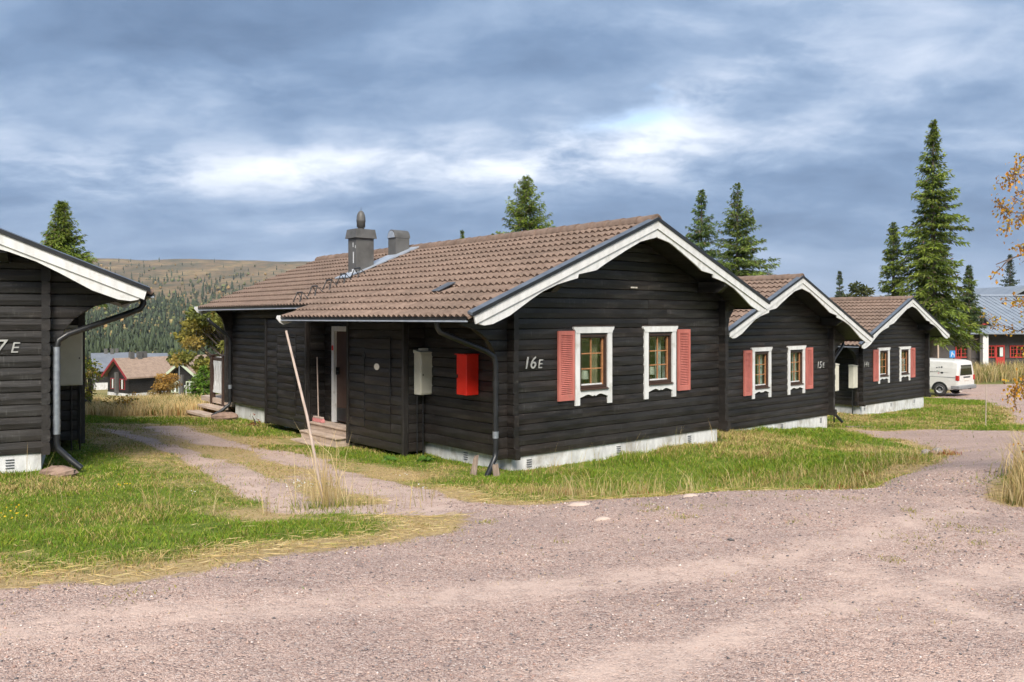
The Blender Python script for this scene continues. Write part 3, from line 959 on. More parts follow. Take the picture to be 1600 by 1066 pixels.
def make_window(house, x0, lamp=None):
    """white-cased six-pane window; x0 = left edge of the casing"""
    x1 = x0 + .93
    zt, zb = -.14, -1.44
    ix0, ix1, izt, izb = x0 + .145, x1 - .145, zt - .14, -1.16
    fr = MB()
    for a, b, c, d in ((ix0, ix0 + .035, izb, izt), (ix1 - .035, ix1, izb, izt)):
        fr.box(a, b, -.004, .12, c, d)
    fr.box(ix0 + .035, ix1 - .035, -.003, .12, izt - .03, izt)
    fr.box(ix0 + .035, ix1 - .035, -.003, .12, izb, izb + .04)
    win = fr.build('window', MT['brown'], house)
    # sash
    s = MB()
    sx0, sx1, szb, szt = ix0 + .035, ix1 - .035, izb + .04, izt - .03
    s.box(sx0, sx0 + .028, .045, .085, szb, szt)
    s.box(sx1 - .028, sx1, .045, .085, szb, szt)
    s.box(sx0 + .028, sx1 - .028, .046, .084, szt - .03, szt)
    cx = .5 * (sx0 + sx1)
    hs = [szb + .02 + (szt - .03 - szb - .02) * k / 3 for k in (1, 2)]
    s.box(cx - .011, cx + .011, .050, .074, szb + .02, szt - .03)
    for h in hs:
        s.box(sx0 + .028, cx - .011, .051, .073, h - .010, h + .010)
        s.box(cx + .011, sx1 - .028, .051, .073, h - .010, h + .010)
    s.build('muntin_grille', MT['muntin'], win)
    MB().box(sx0 + .028, sx1 - .028, .044, .086, szb, szb + .022).build('inner_sill', MT['white'], win)
    zs = [szb + .022, hs[0], hs[1], szt - .03]
    for a, b in ((sx0 + .028, cx), (cx, sx1 - .028)):
        for k in range(3):
            MB().box(a, b, .060, .064, zs[k], zs[k + 1]).build('pane', MT['glass'], win)
    # sloping outer sill
    MB().prism([(-.055, izb - .035), (-.055, izb - .022), (.03, izb + .004), (.03, izb - .035)], 'x', ix0 - .01, ix1 + .01).build('sill', MT['brown'], win)
    # casing
    c = MB()
    c.box(x0 + .03, ix0 - .012, -.026, .02, zb, zt - .11)
    c.box(ix1 + .012, x1 - .03, -.026, .02, zb, zt - .11)
    hd = [(x0 + .03, zt - .11), (x0 + .022, zt - .075), (x0 - .004, zt - .055), (x0 - .014, zt - .03), (x0 - .014, zt)]
    hd = hd + [(2 * (x0 + .465) - a, b) for a, b in hd[::-1]]
    c.prism(hd, 'y', -.034, .02)
    zap = izb - .036
    n, ap = 16, []
    a0, a1 = ix0 - .012, ix1 + .012
    for i in range(n + 1):
        u = abs(i / n - .5) * 2
        h = .075 + .040 * math.cos(u * math.pi * 2.0) * (1 - u) + .045 * u ** 4
        if i == n // 2:
            h = .082
        ap.append((a0 + (a1 - a0) * i / n, zap - .03 - h * .75))
    c.prism([(a0, zap)] + ap + [(a1, zap)], 'y', -.026, .02)
    c.build('casing', MT['white'], win)
    MB().box(x0 - .02, x1 + .02, -.045, .01, zt + .002, zt + .014).build('drip_cap', MT['brown'], win)
    return win


def make_shutter(house, x0, x1, rng):
    z0, z1 = -1.34, -.21
    f = MB()
    f.box(x0, x0 + .05, -.045, -.008, z0, z1)
    f.box(x1 - .05, x1, -.045, -.008, z0, z1)
    f.box(x0 + .05, x1 - .05, -.043, -.010, z1 - .07, z1)
    f.box(x0 + .05, x1 - .05, -.043, -.010, z0, z0 + .09)
    f.box(x0 + .05, x1 - .05, -.016, -.011, z0 + .09, z1 - .07)
    sh = f.build('shutter', MT['salmon'], house)
    s = MB()
    n = 32
    for k in range(n):
        z = z0 + .10 + (z1 - z0 - .18) * k / (n - 1)
        s.add([(x0 + .052, -.040, z - .012), (x1 - .052, -.040, z - .012), (x1 - .052, -.017, z + .014), (x0 + .052, -.017, z + .014),
               (x0 + .052, -.036, z - .017), (x1 - .052, -.036, z - .017), (x1 - .052, -.0165, z + .006), (x0 + .052, -.0165, z + .006)],
              [(0, 1, 2, 3), (7, 6, 5, 4), (4, 5, 1, 0)])
    tag(s.build('slats', MT['salmon'], sh), kind='stuff')


BARGE = [(0, .285), (.012, .285), (.04, .262), (.105, .22), (.192, .235), (.317, .272), (.374, .30), (.44, .245), (.474, .215), (.478, .27), (.521, .24), (.588, .20), (.667, .19), (.73, .22), (.83, .285), (.91, .275), (.948, .233), (.973, .174), (.99, .085)]


def bargeboard(house, side, xe):
    """side -1/+1 : decorative gable board from the peak to the eave at xe, with an upper fillet and dark cap"""
    pk = 2.55
    span = abs(xe - pk)
    tz = lambda x: 1.645 - SL * abs(x - pk)
    X = lambda f: pk + side * span * f
    y0, y1 = -GO - .018, -GO + .012
    lower = [(X(f), tz(X(f)) - d) for f, d in BARGE]
    m = MB()
    n = len(lower)
    top = [(X(f), tz(X(f)) - .02) for f, d in BARGE]
    vs = [(x, y0, z) for x, z in top] + [(x, y0, z) for x, z in lower] + [(x, y1, z) for x, z in top] + [(x, y1, z) for x, z in lower]
    fs = []
    for i in range(n - 1):
        fs += [(i, n + i, n + i + 1, i + 1), (2 * n + i, 2 * n + i + 1, 3 * n + i + 1, 3 * n + i), (n + i, 3 * n + i, 3 * n + i + 1, n + i + 1)]
    fs.append((n - 1, 2 * n - 1, 4 * n - 1, 3 * n - 1))
    if side < 0:
        pass
    m.add(vs, fs)
    b = m.build('bargeboard', MT['white'], house)
    u = MB()
    xe2 = X(1.0)
    u.add([(pk, y0 - .024, tz(pk)), (xe2, y0 - .024, tz(xe2)), (xe2 - side * .035, y0 - .024, tz(xe2) - .130), (pk, y0 - .024, tz(pk) - .148),
           (pk, y0 + .002, tz(pk)), (xe2, y0 + .002, tz(xe2)), (xe2 - side * .035, y0 + .002, tz(xe2) - .130), (pk, y0 + .002, tz(pk) - .148)],
          [(0, 1, 2, 3), (7, 6, 5, 4), (0, 4, 5, 1), (3, 2, 6, 7), (1, 5, 6, 2)])
    u.build('upper_board', MT['white'], b)
    c = MB()
    xc = X(1.01)
    c.add([(pk, y0 - .040, tz(pk) + .004), (xc, y0 - .040, tz(xc) + .004), (xc, y0 - .040, tz(xc) + .040), (pk, y0 - .040, tz(pk) + .040),
           (pk, y1 + .045, tz(pk) + .030), (xc, y1 + .045, tz(xc) + .030), (xc, y1 + .045, tz(xc) + .064), (pk, y1 + .045, tz(pk) + .064)],
          [(0, 1, 2, 3), (3, 2, 6, 7), (4, 5, 1, 0), (1, 5, 6, 2)])
    c.build('edge_flashing', MT['flash'], b)
    MB().add([(pk, y0 - .046, tz(pk) - .012), (xc, y0 - .046, tz(xc) - .012), (xc, y0 - .046, tz(xc) + .043), (pk, y0 - .046, tz(pk) + .043),
              (pk, y0 - .026, tz(pk) - .012), (xc, y0 - .026, tz(xc) - .012), (xc, y0 - .041, tz(xc) + .043), (pk, y0 - .041, tz(pk) + .043)],
             [(0, 1, 2, 3), (7, 6, 5, 4), (0, 4, 5, 1), (3, 2, 6, 7), (1, 5, 6, 2)]).build('edge_trim', MT['black'], b)


def gutter(house, x, y0, y1, side, end=True):
    """half-round gutter below an eave, a black fascia and the pale strip under it"""
    z = roof_z(x)
    r = .058
    gx = x + side * .035
    g = MB()
    n = 8
    pr = [(gx + r * math.cos(math.pi + math.pi * k / n), z + .012 + r * math.sin(math.pi + math.pi * k / n)) for k in range(n + 1)]
    pr2 = [(gx + (r - .006) * math.cos(2 * math.pi - math.pi * k / n), z + .012 + (r - .006) * math.sin(2 * math.pi - math.pi * k / n)) for k in range(n + 1)]
    g.prism(pr + pr2, 'y', y0, y1)
    for yy in np.arange(y0 + .3, y1, .6):
        g.box(gx - r - .003, gx + r, yy - .010, yy + .010, z + .012, z + .020)
    gu = g.build('gutter', MT['black'], house)
    fx = x - side * .035
    a, b = (fx, fx + .022) if side < 0 else (fx - .022, fx)
    MB().box(a, b, y0 + .03, y1 - .03, z - .075, z + .035).build('fascia', MT['black'], house)
    xa, xb = sorted((gx + side * .015, gx + side * .058))
    MB().box(xa, xb, y0 + .005, y1 - .005, z - .058, z - .036).build('gutter_pale_strip', MT['zinc'], gu)  # pale strip along the gutter's lower front edge
    return gu


def downpipe(house, pts, galv=False):
    m = MB()
    m.tube(pts, .042, 10)
    p = m.build('downpipe', MT['black'], house)
    # brackets and sleeves
    for z, mat in ((-1.0, 'black'), (-1.75, 'galv')):
        x, y = pts[7][0], pts[7][1]
        MB().tube([(x, y, z - .05), (x, y, z + .05)], .048, 10).build('pipe_sleeve', MT['galv' if galv else mat], p)
    if galv:
        x, y = pts[7][0], pts[7][1]
        MB().tube([(x, y, -1.90), (x, y, -.72)], .0455, 10).build('pipe_sleeve', MT['galv'], p)
    return p


def plank_panel(parent, face, y0, y1, z0, z1, hatch, rng):
    """boarded front of a storage closet on the long side; hatch=(y0,y1,z0,z1) is a flush door in it"""
    z = z0
    while z < z1 - .02:
        zt = min(z + .163, z1)
        if z1 - zt < .05:
            zt = z1
        holes = [(hatch[0] - .012, hatch[1] + .012, hatch[2], hatch[3])]
        log_row(parent, 'y', face, -1, lambda q: y0, lambda q: y1, z, zt, holes, rng, MT['logy'], 'plank', False, .05)
        z = zt
    hd = MB().box(face + .012, face + .04, hatch[0], hatch[1], hatch[2], hatch[3]).build('hatch', MT['logz'], parent)
    z = hatch[2]
    while z < hatch[3] - .02:
        zt = min(z + .163, hatch[3])
        if hatch[3] - zt < .05:
            zt = hatch[3]
        vs, fs = log_piece('y', face - .010, -1, lambda q: hatch[0] + .004, lambda q: hatch[1] - .004, z, zt, .016, rng.uniform(-.002, .002))
        MB().add(vs, fs).build('plank', MT['logy'], hd)
        z = zt
    MB().box(face - .022, face - .002, hatch[0] - .02, hatch[1] - .3, hatch[3] + .004, hatch[3] + .022).build('drip_strip', MT['black'], hd)
    MB().box(face - .018, face - .004, hatch[0] - .022, hatch[0] - .002, hatch[2] + .6, hatch[3]).build('edge_strip', MT['black'], hd)
    MB().box(face - .016, face - .004, hatch[1] + .002, hatch[1] + .018, hatch[2] + .05, hatch[3] - .25).build('edge_strip', MT['black'], hd)
    for zz in (hatch[2] + .35, hatch[3] - .32):
        MB().box(face - .020, face - .004, hatch[1] - .04, hatch[1] + .06, zz - .03, zz + .03).build('hinge', MT['black'], hd)
    zz = .5 * (hatch[2] + hatch[3])
    MB().box(face - .03, face - .005, hatch[0] - .05, hatch[0] + .05, zz - .10, zz - .02).build('latch', MT['black'], hd)


def cabin(name, loc, rz, mirror, number, seed, label, group, full=True, galv=False, chimney=True, steps=True, slim=False, pipe=True, front_box=False):
    global EXTL
    EXTL = .28 if slim else .36
    rng = random.Random(seed)
    H = empty(name, loc, rz)
    tag(H, label, 'cabin', group)
    MB.mirror = WID if mirror else None
    MB.zoff = 2.35
    cst = lambda v: (lambda z: v)
    # foundation
    f = MB()
    f.box(-.06, WID + .06, .035, LEN - .03, -3.0, -2.152)
    fo = f.build('foundation', MT['found'], H)
    for (vx, vy, ax) in ((.25, .032, 'x'), (2.3, .032, 'x'), (4.25, .032, 'x'), (-.063, 1.15, 'y')):
        g = MB()
        for k in range(4):
            zz = -2.33 + k * .036
            if ax == 'x':
                g.box(vx, vx + .10, vy - .010, vy + .004, zz, zz + .011)
            else:
                g.box(vx - .010, vx + .004, vy, vy + .10, zz, zz + .011)
        g.build('vent_grille', MT['ventgrey'], fo)
    # gable front
    wx = [1.23, 2.94]
    holes = [(x + .13, x + .80, -1.20, -.26) for x in wx]
    nrow = 23
    for k in range(nrow):
        z0 = -2.15 + k * LOGH
        z1 = z0 + LOGH
        if z1 > RZ - .12:
            break
        log_row(H, 'x', 0.0, -1, arch_lo, arch_hi, z0, z1, holes, rng, MT['logx'])
    # long walls
    for face, out in ((FW, -1), (SW, 1)):
        hl = [(4.72, 5.58, -2.12, -.19)] if out < 0 else [(.65, 2.65, -1.30, -.19)]
        for k in range(15):
            z0 = -2.15 + k * LOGH
            lo = cst(-.15 + rng.uniform(-.008, .008) - (.05 if k == 0 else 0))
            log_row(H, 'y', face, out, lo, cst(LEN + .15), z0, z0 + LOGH, hl, rng, MT['logy'])
    # rear gable, joined: it is never seen from the road
    rj = MB()
    for k in range(nrow):
        z0 = -2.15 + k * LOGH
        if z0 + LOGH > RZ - .12:
            break
        log_row(H, 'x', LEN, 1, lambda q: WID - arch_hi(q), arch_hi, z0, z0 + LOGH, [], rng, MT['logx'], splits=False, joined=rj)
    rj.build('rear_wall', MT['logx'], H)
    # rooms behind the windows
    rm = MB()
    x0, x1, y0, y1, z0, z1 = .0, WID, .125, 3.0, -2.1, .35
    v = [(x, y, z) for z in (z0, z1) for y in (y0, y1) for x in (x0, x1)]
    rm.add(v, [(0, 1, 3, 2), (4, 6, 7, 5), (2, 3, 7, 6), (0, 2, 6, 4)])
    sw = [(x1, y0, z0), (x1, y1, z0), (x1, y1, z1), (x1, y0, z1), (x1, .67, -1.29), (x1, 2.63, -1.29), (x1, 2.63, -.2), (x1, .67, -.2)]
    rm.add(sw, [(0, 4, 5, 1), (1, 5, 6, 2), (2, 6, 7, 3), (3, 7, 4, 0)])
    rm.build('interior_lining', MT['interior'], H)
    for x in wx:
        make_window(H, x)
    sd_ = MB()  # unseen window, added so that daylight reaches the room
    for (a0, a1, b0, b1) in ((.60, .70, -1.36, -.12), (2.60, 2.70, -1.36, -.12), (.70, 2.60, -1.36, -1.26), (.70, 2.60, -.22, -.12), (1.62, 1.68, -1.26, -.22)):
        sd_.box(SW - .05, SW + .025, a0, a1, b0, b1)
    sdo = sd_.build('added_light_window', MT['white'], H)
    MB().box(SW - .03, SW - .026, .70, 2.60, -1.26, -.22).build('pane', MT['glass'], sdo)
    make_shutter(H, .865, 1.225, rng)
    make_shutter(H, 3.885, 4.235, rng)
    # roof deck with soffit
    d = MB()
    ya, yb, yc = -GO + .012, 5.36, LEN + .55
    for (xe, a, b) in ((LONG_X + .03, ya, yb), (REAR_X + .03, yb + .004, yc), (SHORT_X - .03, ya, yc)):
        pk = 2.55
        s = 1 if xe > pk else -1
        p0, p1 = (pk, RZ), (xe, roof_z(xe))
        poly = [p0, p1, (p1[0], p1[1] - .07), (pk, RZ - .07 / CT)]
        d.prism(poly if s < 0 else poly[::-1], 'y', a, b)
    roof = d.build('roof', MT['logy'], H)
    # purlin ends under the gable overhang
    for px in (2.55, .35, 4.55):
        zc_ = roof_z(px) - .10
        p = MB()
        p.prism([(-GO + .02, zc_), (-GO + .02, zc_ - .10), (-GO + .16, zc_ - .20), (-.02, zc_ - .20), (-.02, zc_)], 'x', px - .06, px + .06)
        p.build('purlin', MT['logy'], H)
    # tiles
    zb = MB.zoff
    mats = []
    NC = 41
    for side in (-1, 1):
        for c in range(NC):
            yy = -GO + .16 + c * .3005
            rows = 13 if (side < 0 and c < 20) else 11
            for r in range(rows):
                s0 = .03 + r * ROW
                x = 2.55 + side * s0 * CT
                z = RZ - s0 * ST + .012
                a = Vector((0, -side, 0)) * (1 if True else 1)
                b = Vector((side * CT, 0, -ST))
                nrm = Vector((side * ST, 0, CT))
                if mirror:
                    x = WID - x
                    b.x, nrm.x = -b.x, -nrm.x
                    a = -a
                mtx = Matrix(((a.x, b.x, nrm.x, x), (a.y, b.y, nrm.y, yy), (a.z, b.z, nrm.z, z + zb + rng.uniform(-.002, .002)), (0, 0, 0, 1)))
                mats.append(mtx)
    hm = Matrix.Translation(loc) @ Matrix.Rotation(rz, 4, 'Z')
    eye = Vector((0, 0, EYE))

    def rank(mtx):
        p = hm @ mtx
        c_ = p @ Vector((0, .16, .02))
        nn = (p.to_3x3() @ Vector((0, 0, 1))).normalized()
        vis = nn.dot((eye - c_).normalized())
        return (0 if vis > .02 else 1, (c_ - eye).length)
    mats.sort(key=rank)
    keep = 300 if full else 0
    for mtx in mats[:keep]:
        o = link('tile', TILE_ME, roof)
        o.matrix_local = mtx @ Matrix.Rotation(rng.uniform(-.006, .006), 4, 'Z')
    VS, FS = [], []
    nv = len(TILE_V)
    fq = [f_ if len(f_) == 4 else (*f_, f_[-1]) for f_ in TILE_F]
    rest = MB()
    sv_m, sv_z = MB.mirror, MB.zoff
    MB.mirror, MB.zoff = None, 0.0
    for mtx in mats[keep:]:
        rest.add([mtx @ Vector(p) for p in TILE_V], TILE_F)
    tag(rest.build('tiles', MT['tile'], roof), kind='stuff')
    MB.mirror, MB.zoff = sv_m, sv_z
    # ridge tiles
    nR = 33
    for k in range(nR):
        y0 = -GO - .03 + k * .372
        m = MB()
        n = 8
        ra, rb = .135, .118
        vs = []
        for (yy, rr) in ((y0, ra), (y0 + .40, rb)):
            for q in range(n + 1):
                an = math.pi * q / n
                vs.append((2.55 + rr * math.cos(an), yy, RZ + .012 + rr * math.sin(an)))
        m.add(vs, [(q, q + 1, n + 1 + q + 1, n + 1 + q) for q in range(n)], 0, True)
        m.add(vs[:n + 1] + [(2.55 + .108 * math.cos(math.pi * q / n), y0, RZ + .012 + .108 * math.sin(math.pi * q / n)) for q in range(n + 1)],
              [(q + 1, q, n + 1 + q, n + 1 + q + 1) for q in range(n)])
        if k == 0:
            m.add([(p[0], y0 + .004, p[2]) for p in vs[:n + 1]] + [(2.66, y0 + .004, RZ - .07), (2.44, y0 + .004, RZ - .07)], [tuple(range(n + 3))[::-1]])
        m.build('ridge_tile', MT['tile'], roof)
    bargeboard(H, -1, LONG_X)
    bargeboard(H, 1, SHORT_X)
    # far-end verge boards
    for xe in (REAR_X, SHORT_X):
        tz = lambda x: 1.63 - SL * abs(x - 2.55)
        MB().add([(2.55, yc + .002, tz(2.55)), (xe, yc + .002, tz(xe)), (xe, yc + .002, tz(xe) - .2), (2.55, yc + .002, tz(2.55) - .2),
                  (2.55, yc + .03, tz(2.55)), (xe, yc + .03, tz(xe)), (xe, yc + .03, tz(xe) - .2), (2.55, yc + .03, tz(2.55) - .2)],
                 [(0, 1, 2, 3), (7, 6, 5, 4), (0, 4, 5, 1), (3, 2, 6, 7), (1, 5, 6, 2)]).build('verge_board', MT['white'], H)
    # step in the eave, closed by a small white end board
    for xe, ye in ((LONG_X, yb + .006), (REAR_X, yc + .034)):
        z_ = roof_z(xe)
        MB().prism([(xe - .15, z_ + .045), (xe - .165, z_ - .01), (xe - .10, z_ - .09), (xe - .02, z_ - .135), (xe + .30, z_ - .03), (xe + .30, z_ + .10), (xe - .06, z_ + .05)], 'y', ye, ye + .026).build('eave_end_board', MT['white'], H)
    gutter(H, LONG_X, -GO + .03, yb, -1)
    gutter(H, REAR_X, yb + .01, yc, -1)
    gutter(H, SHORT_X, -GO + .03, yc, 1)
    # downpipe at the front corner of the long eave: swan-neck to the bracket, straight down, kicked-out shoe
    q = .20 if slim else 0.0
    if pipe:
        downpipe(H, [(-1.33, .20, -.05), (-1.33, .20, -.13), (-1.29, .185, -.20), (-1.15, .15, -.26), (-.58 + q, -.02, -.50 - q * .25), (-.47 + q, -.05, -.58 - q * .25), (-.445 + q, -.055, -.68 - q * .25), (-.445 + q, -.055, -2.0), (-.46 + q, -.06, -2.09), (-.60 + q, -.12, -2.24), (-.74 + q, -.17, -2.37)], galv)
    downpipe(H, [(-.77, 11.05, -.02), (-.77, 11.05, .0), (-.76, 11.04, -.06), (-.68, 11.0, -.14), (-.36, 10.98, -.40), (-.26, 10.97, -.50), (-.24, 10.97, -.6), (-.24, 10.97, -2.1), (-.26, 10.97, -2.2), (-.45, 10.97, -2.34), (-.7, 10.97, -2.46)])
    # long-side closets and porch
    for (y0, y1, hat) in ((2.25, 4.25, (2.70, 3.58, -2.02, -.36)), (5.95, 8.0, (6.45, 7.35, -2.05, -.36))):
        cl = MB()
        cl.box(-.53, FW - .008, y0 + .06, y1 - .06, -2.28, -.04)
        clo = cl.build('closet', MT['logz'], H)
        plank_panel(clo, -.58, y0 + .075, y1 - .075, -2.33, -.03, hat, rng)
        for yy in (y0, y1 - .075):
            MB().box(-.605, -.50, yy, yy + .073, -2.36, -.02, ch=.006).build('post', MT['logz'], clo)
        for yy, s in ((y0, -1), (y1, 1)):
            z = -2.30
            while z < -.08:
                vs, fs = log_piece('x', yy + s * .012, s, cst(-.498), cst(FW - .01), z, z + .163, .05, rng.uniform(-.003, .003))
                MB().add(vs, fs).build('plank', MT['logx'], clo)
                z += .163
    # meter cabinet on the closet's end and its conduits
    if front_box:
        cab = MB().box(-.62, -.33, -.03, .15, -1.50, -.74, ch=.006).build('meter_cabinet', MT['cream'], H)
        MB().prism([(-.05, -.742), (-.05, -.725), (.15, -.69), (.15, -.742)], 'x', -.635, -.315).build('cabinet_hood', MT['cream'], cab)
        MB().box(-.605, -.345, -.042, -.031, -1.48, -.77, ch=.004).build('cabinet_door', MT['cream'], cab)
        MB().tube([(-.52, .06, -1.502), (-.52, .06, -2.4)], .02, 6).build('conduit', MT['black'], cab)
    else:
        ca, cb_, cz0, cz1 = (-.57, -.20, -1.40, -.53) if slim else (-.40, -.11, -1.31, -.60)
        cab = MB().box(ca, cb_, 2.035, 2.232, cz0, cz1, ch=.006).build('meter_cabinet', MT['cream'], H)
        MB().prism([(2.015, cz1 - .002), (2.015, cz1 + .015), (2.232, cz1 + .055), (2.232, cz1 - .002)], 'x', ca - .015, cb_ + .015).build('cabinet_hood', MT['cream'], cab)
        MB().box(ca + .015, cb_ - .015, 2.024, 2.037, cz0 + .02, cz1 - .03, ch=.004).build('cabinet_door', MT['cream'], cab)
        MB().box(ca + .04, ca + .055, 2.014, 2.026, -.98, -.955).build('cabinet_lock', MT['black'], cab)
        MB().box(ca + .07, cb_ - .07, 2.12, 2.2, cz1 + .04, cz1 + .08).build('cabinet_clip', MT['cream'], cab)
        for xx in (ca + .04, ca + .16):
            MB().tube([(xx, 2.19, cz0 - .002), (xx, 2.19, -2.45)], .012, 6).build('conduit', MT['black'], cab)
    # entrance door in the porch
    dr = MB().box(FW + .035, FW + .075, 4.82, 5.50, -2.10, -.27).build('door', MT['door'], H)
    fm = MB()
    fm.box(FW - .03, FW + .09, 5.50, 5.60, -2.12, -.17)
    fm.box(FW - .03, FW + .09, 4.70, 4.80, -2.12, -.17)
    fm.box(FW - .028, FW + .088, 4.80, 5.50, -.27, -.17)
    fm.build('door_frame', MT['white'], dr)
    MB().box(FW + .026, FW + .034, 4.84, 5.48, -2.08, -1.82).build('kick_plate', MT['black'], dr)
    MB().tube([(FW - .03, 5.40, -1.08), (FW - .03, 5.28, -1.08)], .012, 6).box(FW - .03, FW + .035, 5.385, 5.415, -1.15, -1.0).build('door_handle', MT['black'], dr)
    MB().box(FW - .036, FW - .031, 5.515, 5.585, -.66, -.56).build('sticker', MT['sticker'], dr)
    # wooden steps
    if steps:
        stp = MB().box(-.50, FW - .01, 4.28, 5.93, -2.62, -2.165).build('porch_steps', MT['deck'], H)
        for (a_, b_, z, y0, y1) in ((-.53, -.345, -2.125, 4.27, 5.94), (-.34, FW - .012, -2.125, 4.27, 5.94), (-.765, -.535, -2.27, 4.36, 5.88), (-1.0, -.77, -2.415, 4.52, 5.80)):
            MB().box(a_, b_, y0, y1, z - .036, z, ch=.006).build('tread', MT['deck'], stp)
        MB().box(-.745, -.505, 4.40, 5.85, -2.75, -2.308).build('riser', MT['deck'], stp)
        MB().box(-.98, -.75, 4.56, 5.77, -2.85, -2.453).build('riser', MT['deck'], stp)
    # small side window by the far corner
    MB().box(FW - .03, FW + .01, 8.42, 8.50, -1.0, -.13).build('side_window_casing', MT['white'], H)
    if chimney:
        cx0, cx1, cy0, cy1 = .87, 1.31, 6.48, 6.86
        cho = MB().box(cx0, cx1, cy0, cy1, roof_z(cx0) - .1, 1.78, ch=.006).build('chimney', MT['chimney'], roof)
        c = MB()
        t_ = [(cx0 - .05, cy0 - .05), (cx1 + .05, cy0 - .05), (cx1 + .05, cy1 + .05), (cx0 - .05, cy1 + .05)]
        b_ = [(cx0 - .02, cy0 - .02), (cx1 + .02, cy0 - .02), (cx1 + .02, cy1 + .02), (cx0 - .02, cy1 + .02)]
        c.add([(*p, 1.78) for p in t_] + [(*p, 1.98) for p in b_], [(0, 1, 5, 4), (1, 2, 6, 5), (2, 3, 7, 6), (3, 0, 4, 7), (4, 5, 6, 7), (3, 2, 1, 0)])
        c.build('chimney_cap', MT['chimney'], cho)
        fx, fy = .5 * (cx0 + cx1), .5 * (cy0 + cy1)
        MB().lathe([(.075, 1.98), (.075, 2.035), (.095, 2.04), (.097, 2.16), (.102, 2.165), (.102, 2.20), (.097, 2.27), (.08, 2.34), (.05, 2.39), (.012, 2.415), (.003, 2.42)], fx, fy, 16).tube([(fx, fy, 2.41), (fx, fy, 2.50)], .004, 4).build('flue_cowl', MT['chimney'], cho)
        for (a_, b_2, zz, hh) in ((6.62, 6.645, 1.58, .10), (6.60, 6.635, 1.22, .25), (6.52, 6.54, 1.55, .06), (6.52, 6.80, .97, .06), (6.55, 6.68, 1.0, .09)):
            MB().box(cx0 - .004, cx0 + .002, a_, b_2, zz, zz + hh).build('bare_patch', MT['peel'], cho)
        hy0, hy1, hx0, hx1 = 6.62, 6.95, 1.97, 2.34
        hd = MB()
        hd.box(hx0, hx1, hy0, hy1, 1.25, 1.86)
        n = 10
        hc, hr = .5 * (hy0 + hy1), .5 * (hy1 - hy0)
        arc = [(hc + (hr + .008) * math.cos(math.pi * k / n), 1.862 + (hr + .03) * math.sin(math.pi * k / n)) for k in range(n + 1)]
        hd.prism(arc, 'x', hx0 - .02, hx1 + .02)
        ho = hd.build('vent_hood', MT['chimney'], roof)
        arc2 = [(hc + (hr - .02) * math.cos(math.pi * k / n), 1.868 + hr * math.sin(math.pi * k / n)) for k in range(n + 1)]
        MB().prism(arc2, 'x', hx0 - .03, hx0 - .021).build('hood_mouth', MT['zinc'], ho)
        q = lambda x, n_: (x, roof_z(x) + n_)
        MB().prism([q(.60, .085), q(.60, .105), q(2.47, .115), q(2.47, .08)], 'y', 6.36, 6.98).build('flashing_sheet', MT['zinc'], roof)
        for k in range(5):
            x = -.60 + k * .335
            z = roof_z(x)
            s = MB()
            for yy in (6.02, 6.34):
                s.tube([(x + .10, yy, roof_z(x + .1) + .05), (x - .02, yy + (.05 if yy < 6.2 else -.05), z + .23), (x - .1, yy, roof_z(x - .1) + .05)], .014, 5)
            s.tube([(x - .02, 6.06, z + .23), (x - .02, 6.30, z + .23)], .016, 5)
            s.build('roof_step', MT['black'], roof)
        MB().prism([q(-.50, .098), q(-.50, .108), q(-.16, .118), q(-.16, .10)], 'y', 1.35, 1.57).build('roof_vent', MT['ventgrey'], roof)
    MB.mirror = None
    # house number (never mirrored): before or after the windows
    if number:
        if mirror:
            gable_text(number[0], .27, WID - .62, -.80, H, rng)
            gable_text(number[1], .20, WID - .30, -.79, H, rng)
        else:
            gable_text(number[0], .27, .13, -.79, H, rng)
            gable_text(number[1], .20, .43, -.79, H, rng)
    MB.zoff = 0.0
    return H


def cabin_at(px, depth, ang, dz):
    """root of a cabin from the bearing and distance of its left gable corner"""
    return ((px - 800) / 1280 * depth, depth, EYE + dz - 2.35), R(90 - ang)


GRP = 'dark log cabins along the gravel road'
loc, rz = cabin_at(806, 12.6, 50, 0)
CABIN = cabin('log_cabin', loc, rz, False, ('16', 'E'), 1, 'dark log cabin numbered 16 E with chimney, red box and salmon shutters', GRP)
M1 = Matrix.Translation(loc) @ Matrix.Rotation(rz, 4, 'Z')


def on1(x, y, z):
    """point in the frame of the 16 E cabin (z in its eaves frame)"""
    return M1 @ Vector((x, y, z + 2.35))


# 15 E: corner from its left casing (x=1.23) seen at px 1173.7, depth 20.6
a = R(48.5)
c0 = Vector(((1173.7 - 800) / 1280 * 20.6, 20.6, 0)) - 1.23 * Vector((math.sin(a), math.cos(a), 0))
cabin('log_cabin', (c0.x, c0.y, EYE - .60 - 2.35), R(90 - 48.5), True, ('15', 'E'), 2, 'dark log cabin numbered 15 E, second along the row', GRP, chimney=False, slim=True, galv=True, front_box=True)
M2 = Matrix.Translation((c0.x, c0.y, EYE - .60 - 2.35)) @ Matrix.Rotation(R(90 - 48.5), 4, 'Z')
a = R(49.3)
c0 = Vector(((1371.4 - 800) / 1280 * 29.5, 29.5, 0)) - 1.23 * Vector((math.sin(a), math.cos(a), 0))
cabin('log_cabin', (c0.x, c0.y, EYE - .93 - 2.35), R(90 - 49.3), False, ('14', 'E'), 3, 'dark log cabin farthest along the row, beside the white van', GRP, chimney=False, slim=True, pipe=False, front_box=True)
M3 = Matrix.Translation((c0.x, c0.y, EYE - .93 - 2.35)) @ Matrix.Rotation(R(90 - 49.3), 4, 'Z')
